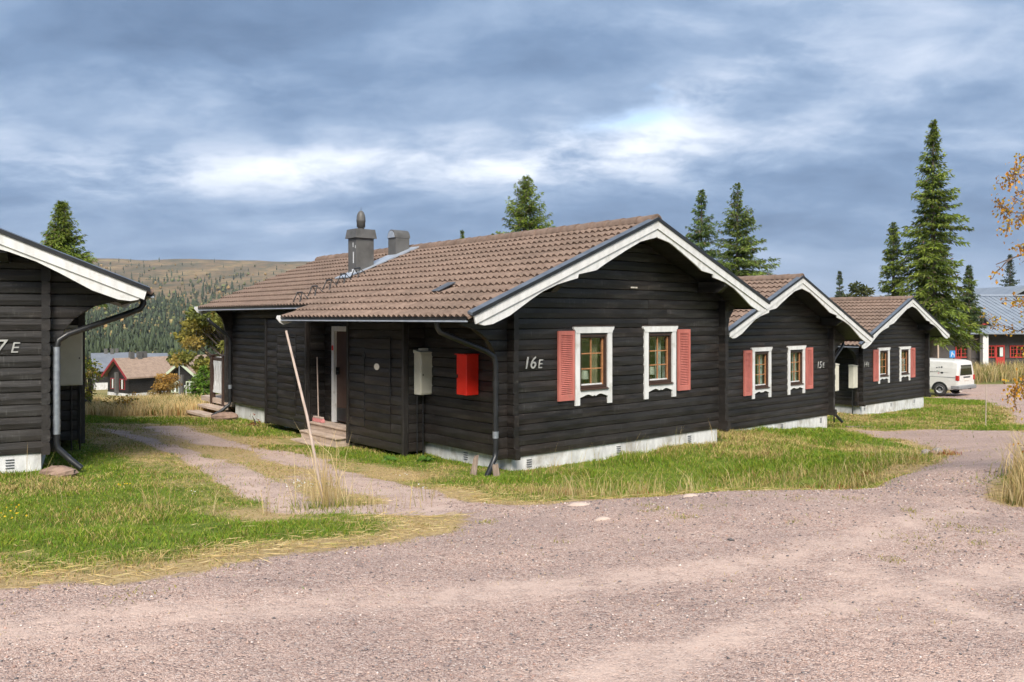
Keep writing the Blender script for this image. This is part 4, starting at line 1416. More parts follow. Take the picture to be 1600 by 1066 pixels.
# 17 E: its right gable corner stands at px 66, depth 11.0
a = R(62)
c0 = Vector(((56 - 800) / 1280 * 11.0, 11.0, 0)) - WID * Vector((math.sin(a), math.cos(a), 0))
cabin('log_cabin', (c0.x, c0.y, EYE + .33 - 2.35), R(90 - 62), True, ('17', 'E'), 4, 'dark log cabin cut off by the left edge, with grey downpipe', GRP, full=False, galv=True, chimney=False, steps=False, slim=True)
M4 = Matrix.Translation((c0.x, c0.y, EYE + .33 - 2.35)) @ Matrix.Rotation(R(90 - 62), 4, 'Z')

# details that only the 16 E cabin shows
MB.zoff = 2.35
rb = MB()
rb.box(-.42, FW - .012, .70, .97, -1.22, -.585, ch=.006)
red = rb.build('red_box', MT['red'], CABIN)
MB().box(-.445, FW - .008, .685, .985, -.583, -.57).build('box_lid', MT['red'], red)
MB().box(-.430, -.421, .93, .95, -.95, -.90).build('box_lock', MT['black'], red)
pl_ = MB()
n = 14
pl_.prism([(3.14 + .085 * math.cos(2 * math.pi * k / n), -.87 + .06 * math.sin(2 * math.pi * k / n)) for k in range(n)], 'x', -.600, -.590)
pl_.build('oval_plate', MT['plate'], CABIN)
# small boards and screw marks on the gable
MB().box(2.62, 2.72, -.012, .0, .52, .545).box(2.735, 2.79, -.012, .0, .52, .545).build('gable_label', MT['plate'], CABIN)
# terrace behind the cabin
tr = MB()
tr.box(-.05, 3.4, 11.3, 13.6, -2.30, -2.17)
ter = tr.build('terrace', MT['deck'], CABIN)
for (x, y) in ((-.02, 11.93), (-.02, 12.79)):
    MB().box(x - .06, x + .06, y - .06, y + .06, -2.45, -1.03, ch=.006).box(x - .08, x + .08, y - .08, y + .08, -1.028, -.99).build('railing_post', MT['brown'], ter)
for (a0, a1) in ((12.0, 12.72),):
    MB().box(-.045, .0, a0, a1, -1.14, -1.06).build('handrail', MT['brown'], ter)
    MB().box(-.04, .0, a0, a1, -2.02, -1.95).build('bottom_rail', MT['white'], ter)
    nb = 4
    for k in range(nb):
        y = a0 + (a1 - a0) * k / nb
        yw = (a1 - a0) / nb - .015
        poly = [(y, -1.95), (y + yw, -1.95), (y + yw, -1.85), (y + yw - .045, -1.7), (y + yw - .045, -1.4), (y + yw, -1.25), (y + yw, -1.14), (y, -1.14), (y, -1.25), (y + .045, -1.4), (y + .045, -1.7), (y, -1.85)]
        MB().prism(poly, 'x', -.032, -.012).build('baluster', MT['white'], ter)
for k in range(3):
    x = 0.35 + k * .3
    MB().box(x, x + .27, 13.52, 13.56, -2.0, -1.1).build('baluster', MT['white'], ter)
for (k, z) in ((0, -2.33), (1, -2.48)):
    MB().box(-.40 - k * .30, -.10 - k * .30, 11.45, 12.9, z - .07, z, ch=.006).build('terrace_step', MT['deck'], ter)
MB.zoff = 0.0

# ---------------------------------------------------------------- trees
def rot_about(v, k, a):
    """rotate vectors v about unit axes k by angles a (numpy, Rodrigues)"""
    c, s = np.cos(a)[:, None], np.sin(a)[:, None]
    return v * c + np.cross(k, v) * s + k * (k * v).sum(1, keepdims=True) * (1 - c)


def unit(v):
    return v / np.maximum(np.linalg.norm(v, axis=1, keepdims=True), 1e-9)


def blades(base, direc, length, width, rng, bend=0.0):
    """kite-shaped leaves / twigs: 4 vertices, 2 triangles each"""
    n = len(base)
    rnd = unit(rng.normal(size=(n, 3)))
    side = unit(np.cross(direc, rnd)) * width[:, None]
    mid = base + direc * (length * .45)[:, None]
    tip = base + direc * length[:, None]
    tip[:, 2] -= bend * length
    V = np.stack([base, mid + side, tip, mid - side], 1).reshape(-1, 3)
    i = np.arange(n)[:, None] * 4
    Fc = np.concatenate([i + np.array([[0, 1, 2]]), i + np.array([[0, 2, 3]])], 1).reshape(-1, 3)
    return V, Fc


def trunk_mesh(parent, h, r0, name='trunk', mat='bark', lean=(0, 0)):
    pts = [(lean[0] * (k / 6) ** 1.5, lean[1] * (k / 6) ** 1.5, h * k / 6) for k in range(7)]
    return MB().tube(pts, [r0 * (1 - k / 6.2) ** .9 + .01 for k in range(7)], 8).build(name, MT[mat], parent)


def conifer(label, x, y, top, width, seed, col=(.055, .105, .022), tipc=(.15, .22, .05), zbase=None, dens=1.0, gappy=.25, low=.05, twig=.22, group='spruces around the cabins', name='spruce_tree', power=.85):
    """Norway spruce: whorled limbs with hanging twig sprays, ragged outline; top = world z of the tip"""
    rng = np.random.default_rng(seed)
    zb = gz(x, y) - .1 if zbase is None else zbase
    h = top - zb
    root = empty(name, (x, y, zb))
    tag(root, label, 'tree', group)
    trunk_mesh(root, h * .985, h * .014 + .05)
    nb = int(38 * h * dens)
    t = np.sort(low + (1 - low) * rng.random(nb) ** .92)
    R_ = width / 2
    # ragged envelope: long and short sides differ by bearing and height
    az = rng.random(nb) * 2 * np.pi
    env = R_ * (1.0 - t) ** power * (1 - .35 * sm((t - .72) / .2)) + .06
    wob = .55 + .85 * vnoise(t * 9 + 3 * np.cos(az), 2.4 * np.sin(az) + seed, 1.0, seed, 2)
    L = env * wob * (.82 + .30 * rng.random(nb))
    thin_ = rng.random(nb) < gappy
    L[thin_] *= .45
    up0 = np.interp(t, [0, .35, .75, 1.0], [-.18, .0, .35, 1.2])
    droop = np.interp(t, [0, .5, 1.0], [.30, .22, .0])
    B, D, LN, WD, C = [], [], [], [], []
    limb = MB()
    for i in range(nb):
        ns = max(3, int(L[i] / (twig * .34)))
        s = (np.arange(ns) + rng.random(ns)) / ns * .92 + .10
        o = np.array([np.cos(az[i]), np.sin(az[i]), 0.0])
        sd = np.array([-o[1], o[0], 0.0])
        z = t[i] * h + L[i] * (up0[i] * s - droop[i] * s * s * 1.6 + .28 * np.maximum(s - .7, 0) )
        P = o[None] * (L[i] * s)[:, None] + np.array([0, 0, 1.0])[None] * z[:, None]
        k = 7
        P = np.repeat(P, k, 0)
        ss = np.repeat(s, k)
        n = len(P)
        sp = rng.normal(size=n)
        dirv = o[None] * (.55 + .5 * rng.random(n))[:, None] + sd[None] * sp[:, None] * .85 + np.array([0, 0, 1.0])[None] * (-.42 + .45 * rng.normal(size=n))[:, None]
        P = P + sd[None] * (sp * .16 * twig * 3 * (1.1 - .5 * ss) * min(1.0, L[i]))[:, None] + np.array([0, 0, -1.0])[None] * (rng.random(n) * .10 * L[i] ** .5)[:, None]
        B.append(P)
        D.append(unit(dirv))
        tp = .42 + .58 * (1 - t[i]) ** .6
        LN.append(twig * (.55 + .7 * rng.random(n)) * tp)
        WD.append(twig * (.075 + .085 * rng.random(n)) * tp)
        br = .55 + .75 * rng.random()
        mixv = np.clip((ss - .35) * 1.15 + .28 * rng.normal(size=n), 0, 1)[:, None] * (.35 + .65 * rng.random())
        c = (np.array(col)[None] * (1 - mixv) + np.array(tipc)[None] * mixv) * br * (.8 + .4 * rng.random(n))[:, None]
        dead = rng.random(n) < .05
        c[dead] = np.array([.16, .11, .07])
        C.append(c)
        if i % 2 == 0 and L[i] > .25:
            e = 4
            pts = [(o[0] * L[i] * q, o[1] * L[i] * q, t[i] * h + L[i] * (up0[i] * q - droop[i] * q * q * 1.6)) for q in (0, .33, .66, .95)]
            limb.tube(pts, [.012 + .012 * L[i], .010 + .008 * L[i], .008 + .004 * L[i], .004], 4, cap=False)
    B, D = np.concatenate(B), np.concatenate(D)
    LN, WD, C = np.concatenate(LN), np.concatenate(WD), np.concatenate(C)
    V, Fc = blades(B, D, LN, WD, rng, .12)
    np_mesh('crown', V, Fc, MT['needles'], np.repeat(C, 4, 0), root)
    limb.build('limbs', MT['bark'], root)
    return root


def clump_tree(label, x, y, zb, h, clumps, seed, cols, leaf=.12, per=220, trunk_r=.12, name='pine_tree', cat='tree', group=None, mat='leaf', lean=(0, 0), stems=True, flat=.6):
    """broad crown: limbs that carry separate leaf clumps (dx, dy, dz, radius)"""
    rng = np.random.default_rng(seed)
    root = empty(name, (x, y, zb))
    tag(root, label, cat, group)
    if stems:
        trunk_mesh(root, h * .8, trunk_r, lean=lean)
    B, D, C = [], [], []
    limb = MB()
    for (dx_, dy_, dz_, r) in clumps:
        n = int(per * (r / .6) ** 2)
        d = unit(rng.normal(size=(n, 3)))
        rad = r * rng.random(n) ** .45
        p = d * rad[:, None] * np.array([1, 1, flat])
        B.append(p + np.array([dx_, dy_, dz_]))
        dd = unit(d + .8 * rng.normal(size=(n, 3)) + np.array([0, 0, .2]))
        D.append(dd)
        base = np.array(cols[rng.integers(len(cols))])
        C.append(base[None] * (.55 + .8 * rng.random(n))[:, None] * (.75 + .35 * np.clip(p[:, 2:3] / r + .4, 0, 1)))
        if stems:
            z0 = max(.1 * h, dz_ - .45 * (abs(dx_) + abs(dy_)) - .4)
            limb.tube([(lean[0] * .6, lean[1] * .6, min(z0, .78 * h)), (dx_ * .5, dy_ * .5, .5 * (z0 + dz_) + .1), (dx_, dy_, dz_)], [trunk_r * .35, trunk_r * .25, .012], 5, cap=False)
        else:
            limb.tube([(0, 0, 0), (dx_ * .4, dy_ * .4, dz_ * .6), (dx_, dy_, dz_)], [.02, .014, .006], 4, cap=False)
    B, D, C = np.concatenate(B), np.concatenate(D), np.concatenate(C)
    n = len(B)
    V, Fc = blades(B, D, leaf * (.6 + .8 * rng.random(n)), leaf * (.22 + .2 * rng.random(n)), rng, .1)
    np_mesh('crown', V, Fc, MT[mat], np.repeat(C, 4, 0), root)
    if limb.v:
        limb.build('limbs', MT['bark'], root)
    return root


def at(px, d):
    return (px - 800) / 1280 * d


def zt(py, d):
    return EYE + (497 - py) / 1280 * d


GREEN, TIP = (.085, .135, .018), (.29, .345, .05)
conifer('tall old spruce with ragged crown behind the white van', at(1458, 52), 52, zt(188, 52), 6.2, 11, GREEN, TIP, dens=.9, gappy=.40, low=.20, twig=.40, power=.78)
conifer('slim spruce left of the tall old spruce', at(1396, 54), 54, zt(348, 54), 3.3, 12, GREEN, TIP, dens=1.0, gappy=.3, twig=.34, power=.6)
conifer('left one of two thin spruces above the second roof', at(1096, 50), 50, zt(298, 50), 6.2, 13, (.07, .12, .026), (.20, .27, .05), dens=.9, gappy=.38, twig=.34, power=.75)
conifer('right, taller one of two thin spruces above the second roof', at(1152, 52), 52, zt(288, 52), 7.4, 14, (.075, .12, .022), (.22, .27, .05), dens=.85, gappy=.42, twig=.36, power=.75)
conifer('bright green spruce top above the ridge of cabin 16 E', at(822, 40), 40, zt(277, 40), 7.2, 15, GREEN, (.27, .33, .045), dens=1.5, gappy=.15, twig=.27, power=.72)
conifer('tiny spruce tip just over the ridge of cabin 16 E', at(722, 60), 60, zt(360, 60), 2.6, 16, GREEN, TIP, dens=.8, twig=.3)
conifer('spruce rising behind the roof of the leftmost cabin', at(96, 38), 38, zt(316, 38), 5.0, 17, GREEN, (.27, .33, .045), dens=1.6, gappy=.22, low=.52, twig=.27, power=.7)
conifer('far thin spruce behind the third cabin ridge', at(1312, 90), 90, zt(424, 90), 3.2, 18, (.05, .08, .03), (.12, .15, .05), dens=.6, gappy=.3, twig=.42)
conifer('sparse dark spruce beyond the metal roof at right', at(1578, 105), 105, zt(397, 105), 5.4, 19, (.05, .07, .035), (.10, .12, .05), dens=.55, gappy=.45, twig=.45)
conifer('loose-branched spruce half hidden by the tall old spruce', at(1514, 62), 62, zt(415, 62), 3.8, 20, low=.42, col=(.05, .085, .028), tipc=(.13, .165, .05), dens=.7, gappy=.4, twig=.38)
conifer('small young spruce beside the terrace railing', at(318, 27), 27, zt(573, 27), 1.5, 21, (.075, .16, .02), (.22, .33, .04), dens=5.0, gappy=.1, twig=.15)
d = 92
clump_tree('far round-topped pine right of a thin spruce', at(1337, d), d, gz(at(1337, d), d), 8.8, [(-.8, 0, 7.2, 1.0), (.9, 0, 7.9, 1.1), (.2, .3, 8.5, .8), (1.6, 0, 6.8, .8), (-1.4, 0, 5.9, .8), (.3, 0, 6.2, 1.0)], 31, [(.08, .10, .03), (.12, .13, .04)], .34, 120, .16, group='pines')
d = 46
pz = gz(at(345, d), d)
rngp = random.Random(5)
cl = []
for k in range(58):
    a_ = rngp.uniform(0, 6.28)
    q = rngp.random() ** .6
    hh = rngp.uniform(.0, 1.0)
    rr = 3.0 * q * (1.05 - .55 * hh)
    cl.append((rr * math.cos(a_), rr * math.sin(a_), 2.3 + 3.5 * hh, rngp.uniform(.38, .66)))
clump_tree('spreading yellowish mountain pine behind the terrace', at(352, d), d, pz - .1, zt(452, d) - pz, cl, 32, [(.31, .27, .06), (.23, .23, .05), (.38, .28, .07), (.17, .19, .045)], .20, 320, .2, group='pines')
d = 62
pz = gz(at(392, d), d)
clump_tree('pine top peeping over the rear roof edge', at(392, d), d, pz, 7.6, [(-1.3, 0, 6.0, .9), (0.2, 0, 7.6, .8), (.8, 0, 6.4, .9), (-.4, 0, 5.0, 1.1), (1.4, 0, 5.2, .9)], 33, [(.17, .17, .04), (.21, .19, .05)], .24, 220, .16, group='pines')
# autumn birch between the far cottages, shrubs
d = 78
bz = gz(at(255, d), d)
cl = [(rngp.uniform(-.95, .95), rngp.uniform(-1, 1), rngp.uniform(.4, 2.7), rngp.uniform(.4, .65)) for k in range(18)]
clump_tree('orange autumn birch between the two far cottages', at(256, d), d, bz, 3.6, cl, 34, [(.46, .26, .06), (.36, .22, .06), (.52, .32, .08), (.28, .20, .06)], .15, 300, .1, name='birch_tree', group='birches')
d = 70
cl = [(rngp.uniform(-2.0, 2.4), rngp.uniform(-1, 1), rngp.uniform(.2, 1.8), rngp.uniform(.5, .8)) for k in range(12)]
clump_tree('rust-coloured birch thicket under the mountain pine', at(352, d), d, gz(at(352, d), d), 3.4, cl, 35, [(.30, .15, .04), (.22, .15, .05), (.16, .13, .04)], .22, 150, .1, name='birch_tree', group='birches')
d = 24
cl = [(rngp.uniform(-.22, .26), rngp.uniform(-.4, .4), rngp.uniform(.25, 1.55), rngp.uniform(.13, .22)) for k in range(26)]
clump_tree('yellow-green willow bush beside the leftmost cabin', at(140, d), d, gz(at(143, d), d), 2.0, cl, 36, [(.26, .29, .04), (.36, .32, .04), (.48, .35, .04), (.16, .22, .03)], .075, 420, .03, name='willow_bush', cat='bush', stems=False)
d = 22.5
cl = [(rngp.uniform(-.5, .5), rngp.uniform(-.3, .3), rngp.uniform(.1, .55), rngp.uniform(.15, .25)) for k in range(12)]
clump_tree('low orange bush in the tall dry grass', at(200, d), d, gz(at(200, d), d), .7, cl, 37, [(.36, .20, .03), (.26, .18, .03), (.16, .17, .03)], .07, 300, .03, name='orange_bush', cat='bush', stems=False)
cl = [(rngp.uniform(-.09, .09), rngp.uniform(-.09, .09), rngp.uniform(.05, .30), rngp.uniform(.06, .10)) for k in range(6)]
p = on1(-.72, 8.15, -2.5)
clump_tree('rust-red weed at the closet corner', p.x, p.y, gz(p.x, p.y), .3, cl, 38, [(.30, .09, .035), (.22, .08, .03)], .05, 420, .02, name='rust_red_weed', cat='weed', stems=False)


# overhanging autumn birch at the right edge
def edge_birch():
    rng = np.random.default_rng(77)
    d0 = 9.0
    x0 = at(1730, d0)
    root = empty('birch_tree', (x0, d0, gz(x0, d0) - .05))
    tag(root, 'bare-twigged birch with orange leaves reaching in from the right edge', 'tree', 'birches')
    zb = root.location.z
    tr = MB()
    base = [(0, 0, 0), (.05, 0, 1.2), (-.02, .05, 2.4), (.08, .0, 3.6), (.0, .0, 4.8)]
    tr.tube(base, [.09, .075, .06, .045, .02], 8).build('trunk', MT['birchbark'], root)
    twigs = MB()
    LB, LD, LC, LL = [], [], [], []

    def twig(p, dirv, ln, r, depth):
        n = 6
        pts = [np.array(p)]
        d_ = np.array(dirv)
        for i in range(n):
            d_ = d_ + rng.normal(size=3) * (.06 if depth == 2 else .14) + np.array([0, 0, -.045 * (i + 1) / n])
            d_ /= np.linalg.norm(d_)
            pts.append(pts[-1] + d_ * ln / n)
        twigs.tube([tuple(q) for q in pts], [max(.0035, r * (1 - .75 * i / n)) for i in range(n + 1)], 5, cap=False)
        if depth > 0:
            for i in range(1, n + 1):
                for _ in range(2 if depth > 1 else 2):
                    if rng.random() < .50:
                        dv = d_ * .6 + rng.normal(size=3) * .5 + np.array([-.10, 0, -.12])
                        twig(pts[i], dv / np.linalg.norm(dv), ln * rng.uniform(.28, .46), r * .45, depth - 1)
        if depth <= 1:
            for i in range(1, n + 1):
                for _ in range(4):
                    if rng.random() < .46:
                        q = pts[i] + rng.normal(size=3) * .035
                        LB.append(q)
                        dv = rng.normal(size=3) * .6 + np.array([0, 0, -.6])
                        LD.append(dv / np.linalg.norm(dv))
                        LL.append(rng.uniform(.024, .040))
                        cset = [(.62, .30, .03), (.52, .23, .03), (.66, .40, .05), (.40, .18, .04), (.50, .37, .05)]
                        LC.append(np.array(cset[rng.integers(5)]) * rng.uniform(.7, 1.2))
    # (px, py) of each limb's tip fixes where it reaches
    for (sz, tx, tz_, ln, r) in ((2.6, 1548, 385, 1.18, .022), (2.9, 1572, 335, 1.05, .02), (3.6, 1585, 275, .95, .016), (2.2, 1556, 470, 1.1, .018), (2.0, 1592, 520, .9, .014), (1.5, 1590, 600, .9, .012), (1.1, 1588, 655, .85, .012), (1.3, 1598, 560, .8, .012)):
        st = np.array([0.02, 0, sz - .0])
        tgt = np.array([at(tx + 18, d0) - x0, rng.uniform(-.3, .3), zt(tz_, d0) - zb])
        dv = tgt - st
        L_ = np.linalg.norm(dv)
        twig(st, dv / L_ + np.array([0, 0, .10]), L_ * .97, r, 2)
    twigs.build('branches', MT['birchbark'], root)
    B, D, C = np.array(LB), np.array(LD), np.array(LC)
    V, Fc = blades(B, D, np.array(LL), np.array(LL) * .42, rng, .2)
    np_mesh('leaves', V, Fc, MT['leaf'], np.repeat(C, 4, 0), root)


edge_birch()


# far wood on the hillside: thousands of small spruces and birches that read as one mass
def hillside_wood():
    rng = np.random.default_rng(9)
    n = 24000
    az = np.radians(rng.uniform(-36, 2, n))
    d = 230 + 1440 * rng.random(n) ** 1.25
    x, y = d * np.sin(az), d * np.cos(az)
    cover = vnoise(x, y, 120., 4, 3)
    lim = np.interp(d, [230, 260, 700, 900, 1150, 1400, 1700], [.8, 1.0, 1.0, .5, .16, .06, .03])
    ok = (rng.random(n) < lim * (.45 + 1.1 * sm((cover - .35) / .3)))
    x, y, d = x[ok], y[ok], d[ok]
    n = len(x)
    z = terrain(x, y) - .3
    spr = rng.random(n) < .62
    h = np.where(spr, rng.uniform(5, 12, n), rng.uniform(3, 6.5, n)) * np.interp(d, [150, 300, 900, 1500], [.55, .85, 1.0, .75])
    w_ = np.where(spr, h * rng.uniform(.26, .38, n), h * rng.uniform(.7, 1.0, n))
    ka = 6
    an = np.linspace(0, 2 * np.pi, ka, endpoint=False)
    V, C = [], []
    tiers = [(0.05, .9), (.32, .62), (.36, .95), (.62, .4), (.66, .62), (1.0, 0.02)]
    tiers_b = [(.02, .35), (.3, .95), (.5, 1.0), (.7, .85), (.9, .45), (1.0, .05)]
    for k, ((f1, r1), (f2, r2)) in enumerate(zip(tiers, tiers_b)):
        f = np.where(spr, f1, f2)
        r = np.where(spr, r1, r2) * w_ / 2
        jit = .65 + .7 * rng.random((n, ka))
        ang = an[None] + rng.random((n, 1)) * 6.28
        V.append(np.stack([x[:, None] + r[:, None] * jit * np.cos(ang), y[:, None] + r[:, None] * jit * np.sin(ang), (z + f * h)[:, None] + (rng.random((n, ka)) - .5) * .12 * h[:, None]], -1))
    V = np.stack(V, 1)
    nt = len(tiers)
    base = np.where(spr[:, None], np.array([[.065, .085, .045]]), np.array([[.20, .165, .07]])) * (.65 + .8 * rng.random((n, 1)))
    yel = (~spr) & (rng.random(n) < .4)
    base[yel] = np.array([.30, .20, .08]) * (.7 + .5 * rng.random((yel.sum(), 1)))
    grn = (~spr) & (rng.random(n) < .3)
    base[grn] = np.array([.13, .15, .055]) * (.7 + .5 * rng.random((grn.sum(), 1)))
    C = np.repeat(base, nt * ka, 0) * (.8 + .4 * rng.random((n * nt * ka, 1)))
    i = np.arange(n)[:, None, None] * nt * ka
    t_ = np.arange(nt - 1)[None, :, None] * ka
    k = np.arange(ka)[None, None, :]
    Fq = np.stack([i + t_ + k, i + t_ + (k + 1) % ka, i + t_ + ka + (k + 1) % ka, i + t_ + ka + k], -1).reshape(-1, 4)
    o = np_mesh('hillside_wood', V.reshape(-1, 3), Fq, MT['forest'], C)
    tag(o, 'mixed spruce and autumn birch wood covering the far hillside', 'forest', kind='stuff')


hillside_wood()


# ---------------------------------------------------------------- grass, straw, pebbles
def house_mask(x, y):
    """true where a cabin or closet stands"""
    out = np.zeros(x.shape, bool)
    for M_, mir in ((M1, False), (M2, True), (M3, False), (M4, True)):
        iv = M_.inverted()
        lx = iv[0][0] * x + iv[0][1] * y + iv[0][3]
        ly = iv[1][0] * x + iv[1][1] * y + iv[1][3]
        if mir:
            lx = WID - lx
        out |= (lx > -.08) & (lx < WID + .1) & (ly > .02) & (ly < LEN)
        if M_ is not M4:
            out |= (lx > -1.5) & (lx < 0) & (ly > 4.6) & (ly < 5.9)
            out |= (lx > -.9) & (lx < 0) & (ly > 4.25) & (ly < 5.95)
        out |= (lx > -.45) & (lx < 0) & (ly > 2.35) & (ly < 8)
    return out


def grow(rng, x, y, h, w_, col, lean=.5, name='grass', z=None):
    """bent blades, three vertices pairs -> 5 verts, 3 tris"""
    n = len(x)
    z = surf(x, y) - .012 if z is None else z
    a = rng.random(n) * 6.283
    f = rng.random(n) * 6.283
    ln = lean * (.3 + rng.random(n)) * h
    bx, by = np.cos(a) * ln, np.sin(a) * ln
    wx, wy = np.cos(f) * w_ / 2, np.sin(f) * w_ / 2
    P0a = np.stack([x - wx, y - wy, z], 1)
    P0b = np.stack([x + wx, y + wy, z], 1)
    P1a = np.stack([x - wx * .7 + bx * .35, y - wy * .7 + by * .35, z + h * .6], 1)
    P1b = np.stack([x + wx * .7 + bx * .35, y + wy * .7 + by * .35, z + h * .6], 1)
    P2 = np.stack([x + bx, y + by, z + h * (1 - .25 * lean * rng.random(n))], 1)
    V = np.stack([P0a, P0b, P1a, P1b, P2], 1).reshape(-1, 3)
    i = np.arange(n)[:, None] * 5
    Fc = np.concatenate([i + np.array([[0, 1, 3]]), i + np.array([[0, 3, 2]]), i + np.array([[2, 3, 4]])], 1).reshape(-1, 3)
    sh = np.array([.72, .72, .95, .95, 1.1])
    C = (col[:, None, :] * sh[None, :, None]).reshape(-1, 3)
    return V, Fc, C


def merge(parts):
    V, Fc, C, b = [], [], [], 0
    for v, f, c in parts:
        V.append(v)
        Fc.append(f + b)
        C.append(c)
        b += len(v)
    return np.concatenate(V), np.concatenate(Fc), np.concatenate(C)


def scatter(rng, n, d0, d1, a0=-36, a1=36, pw=2.0):
    """random points in a ring sector around the viewpoint"""
    u = rng.random(n)
    d = (d0 ** pw + u * (d1 ** pw - d0 ** pw)) ** (1 / pw)
    az = np.radians(rng.uniform(a0, a1, n))
    return d * np.sin(az), d * np.cos(az), d


def lawn():
    rng = np.random.default_rng(3)
    parts = []
    x, y, d = scatter(rng, 1150000, 4.8, 52, pw=.75)
    ok = ~house_mask(x, y)
    x, y, d = x[ok], y[ok], d[ok]
    g, dry, sand, rim, sd = zones(x, y)
    n1 = vnoise(x, y, .55, 31, 3)
    n2 = vnoise(x, y, 1.9, 32, 3)
    keep = rng.random(len(x)) < np.clip((1 - g * .97) * (1 - .55 * dry) * (.35 + 1.0 * n1), 0, 1)
    x, y, d, g, dry, n1, n2, sd = [q[keep] for q in (x, y, d, g, dry, n1, n2, sd)]
    n = len(x)
    r = rng.random(n)
    green = np.array([.140, .245, .020]) * (.6 + .8 * rng.random((n, 1)))
    olive = np.array([.285, .325, .036]) * (.6 + .7 * rng.random((n, 1)))
    straw = np.array([.60, .45, .19]) * (.6 + .6 * rng.random((n, 1)))
    rust = np.array([.28, .15, .06]) * (.6 + .6 * rng.random((n, 1)))
    bank = sm((x + .3) / 1.0) * sm((y - 8.6) / 1.0) * sm((26 - y) / 8)
    dryness = np.clip(dry * .85 + (n2 - .48) * 2.6 + (n1 - .5) * 1.0 + .07 + .20 * bank, 0, 1)
    col = np.where((r < .34 + .1 * n1)[:, None], olive, green)
    col = np.where((rng.random(n) < dryness * .72 + .04)[:, None], straw, col)
    col = np.where((rng.random(n) < .025 + .05 * dryness)[:, None], rust, col)
    # the bank below the gables grows longest
    bank = sm((x + .3) / 1.0) * sm((y - 8.6) / 1.0) * sm((26 - y) / 8)
    hgt = (.024 + .040 * n1 ** 1.5 + .05 * rng.random(n) ** 2 * n1) * (1 - .45 * np.clip(dry, 0, 1)) * (1 + .45 * bank)
    hgt *= np.interp(d, [5, 12, 30, 50], [1.0, 1.1, 1.6, 2.2])
    wd = .0050 * np.interp(d, [5, 9, 20, 50], [1.0, 1.35, 2.6, 6.0]) * (.7 + .6 * rng.random(n))
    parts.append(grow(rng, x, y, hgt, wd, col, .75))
    V, Fc, C = merge(parts)
    tag(np_mesh('lawn_grass', V, Fc, MT['grass'], C), 'short yellow-green grass around the cabins and along the road', 'grass', kind='stuff')


def clumped(rng, centres, per, spread, hmin, hmax, width, pal, lean=.45):
    cx = np.repeat(np.array([c[0] for c in centres]), per)
    cy = np.repeat(np.array([c[1] for c in centres]), per)
    n = len(cx)
    x = cx + rng.normal(size=n) * spread
    y = cy + rng.normal(size=n) * spread
    h = hmin + (hmax - hmin) * rng.random(n) ** 1.6
    pal = np.array(pal)
    col = pal[rng.integers(len(pal), size=n)] * (.7 + .5 * rng.random((n, 1)))
    return grow(rng, x, y, h, width * (.7 + .6 * rng.random(n)), col, lean)


STRAW = [(.66, .50, .24), (.56, .41, .18), (.70, .56, .30), (.47, .33, .14), (.40, .36, .12)]


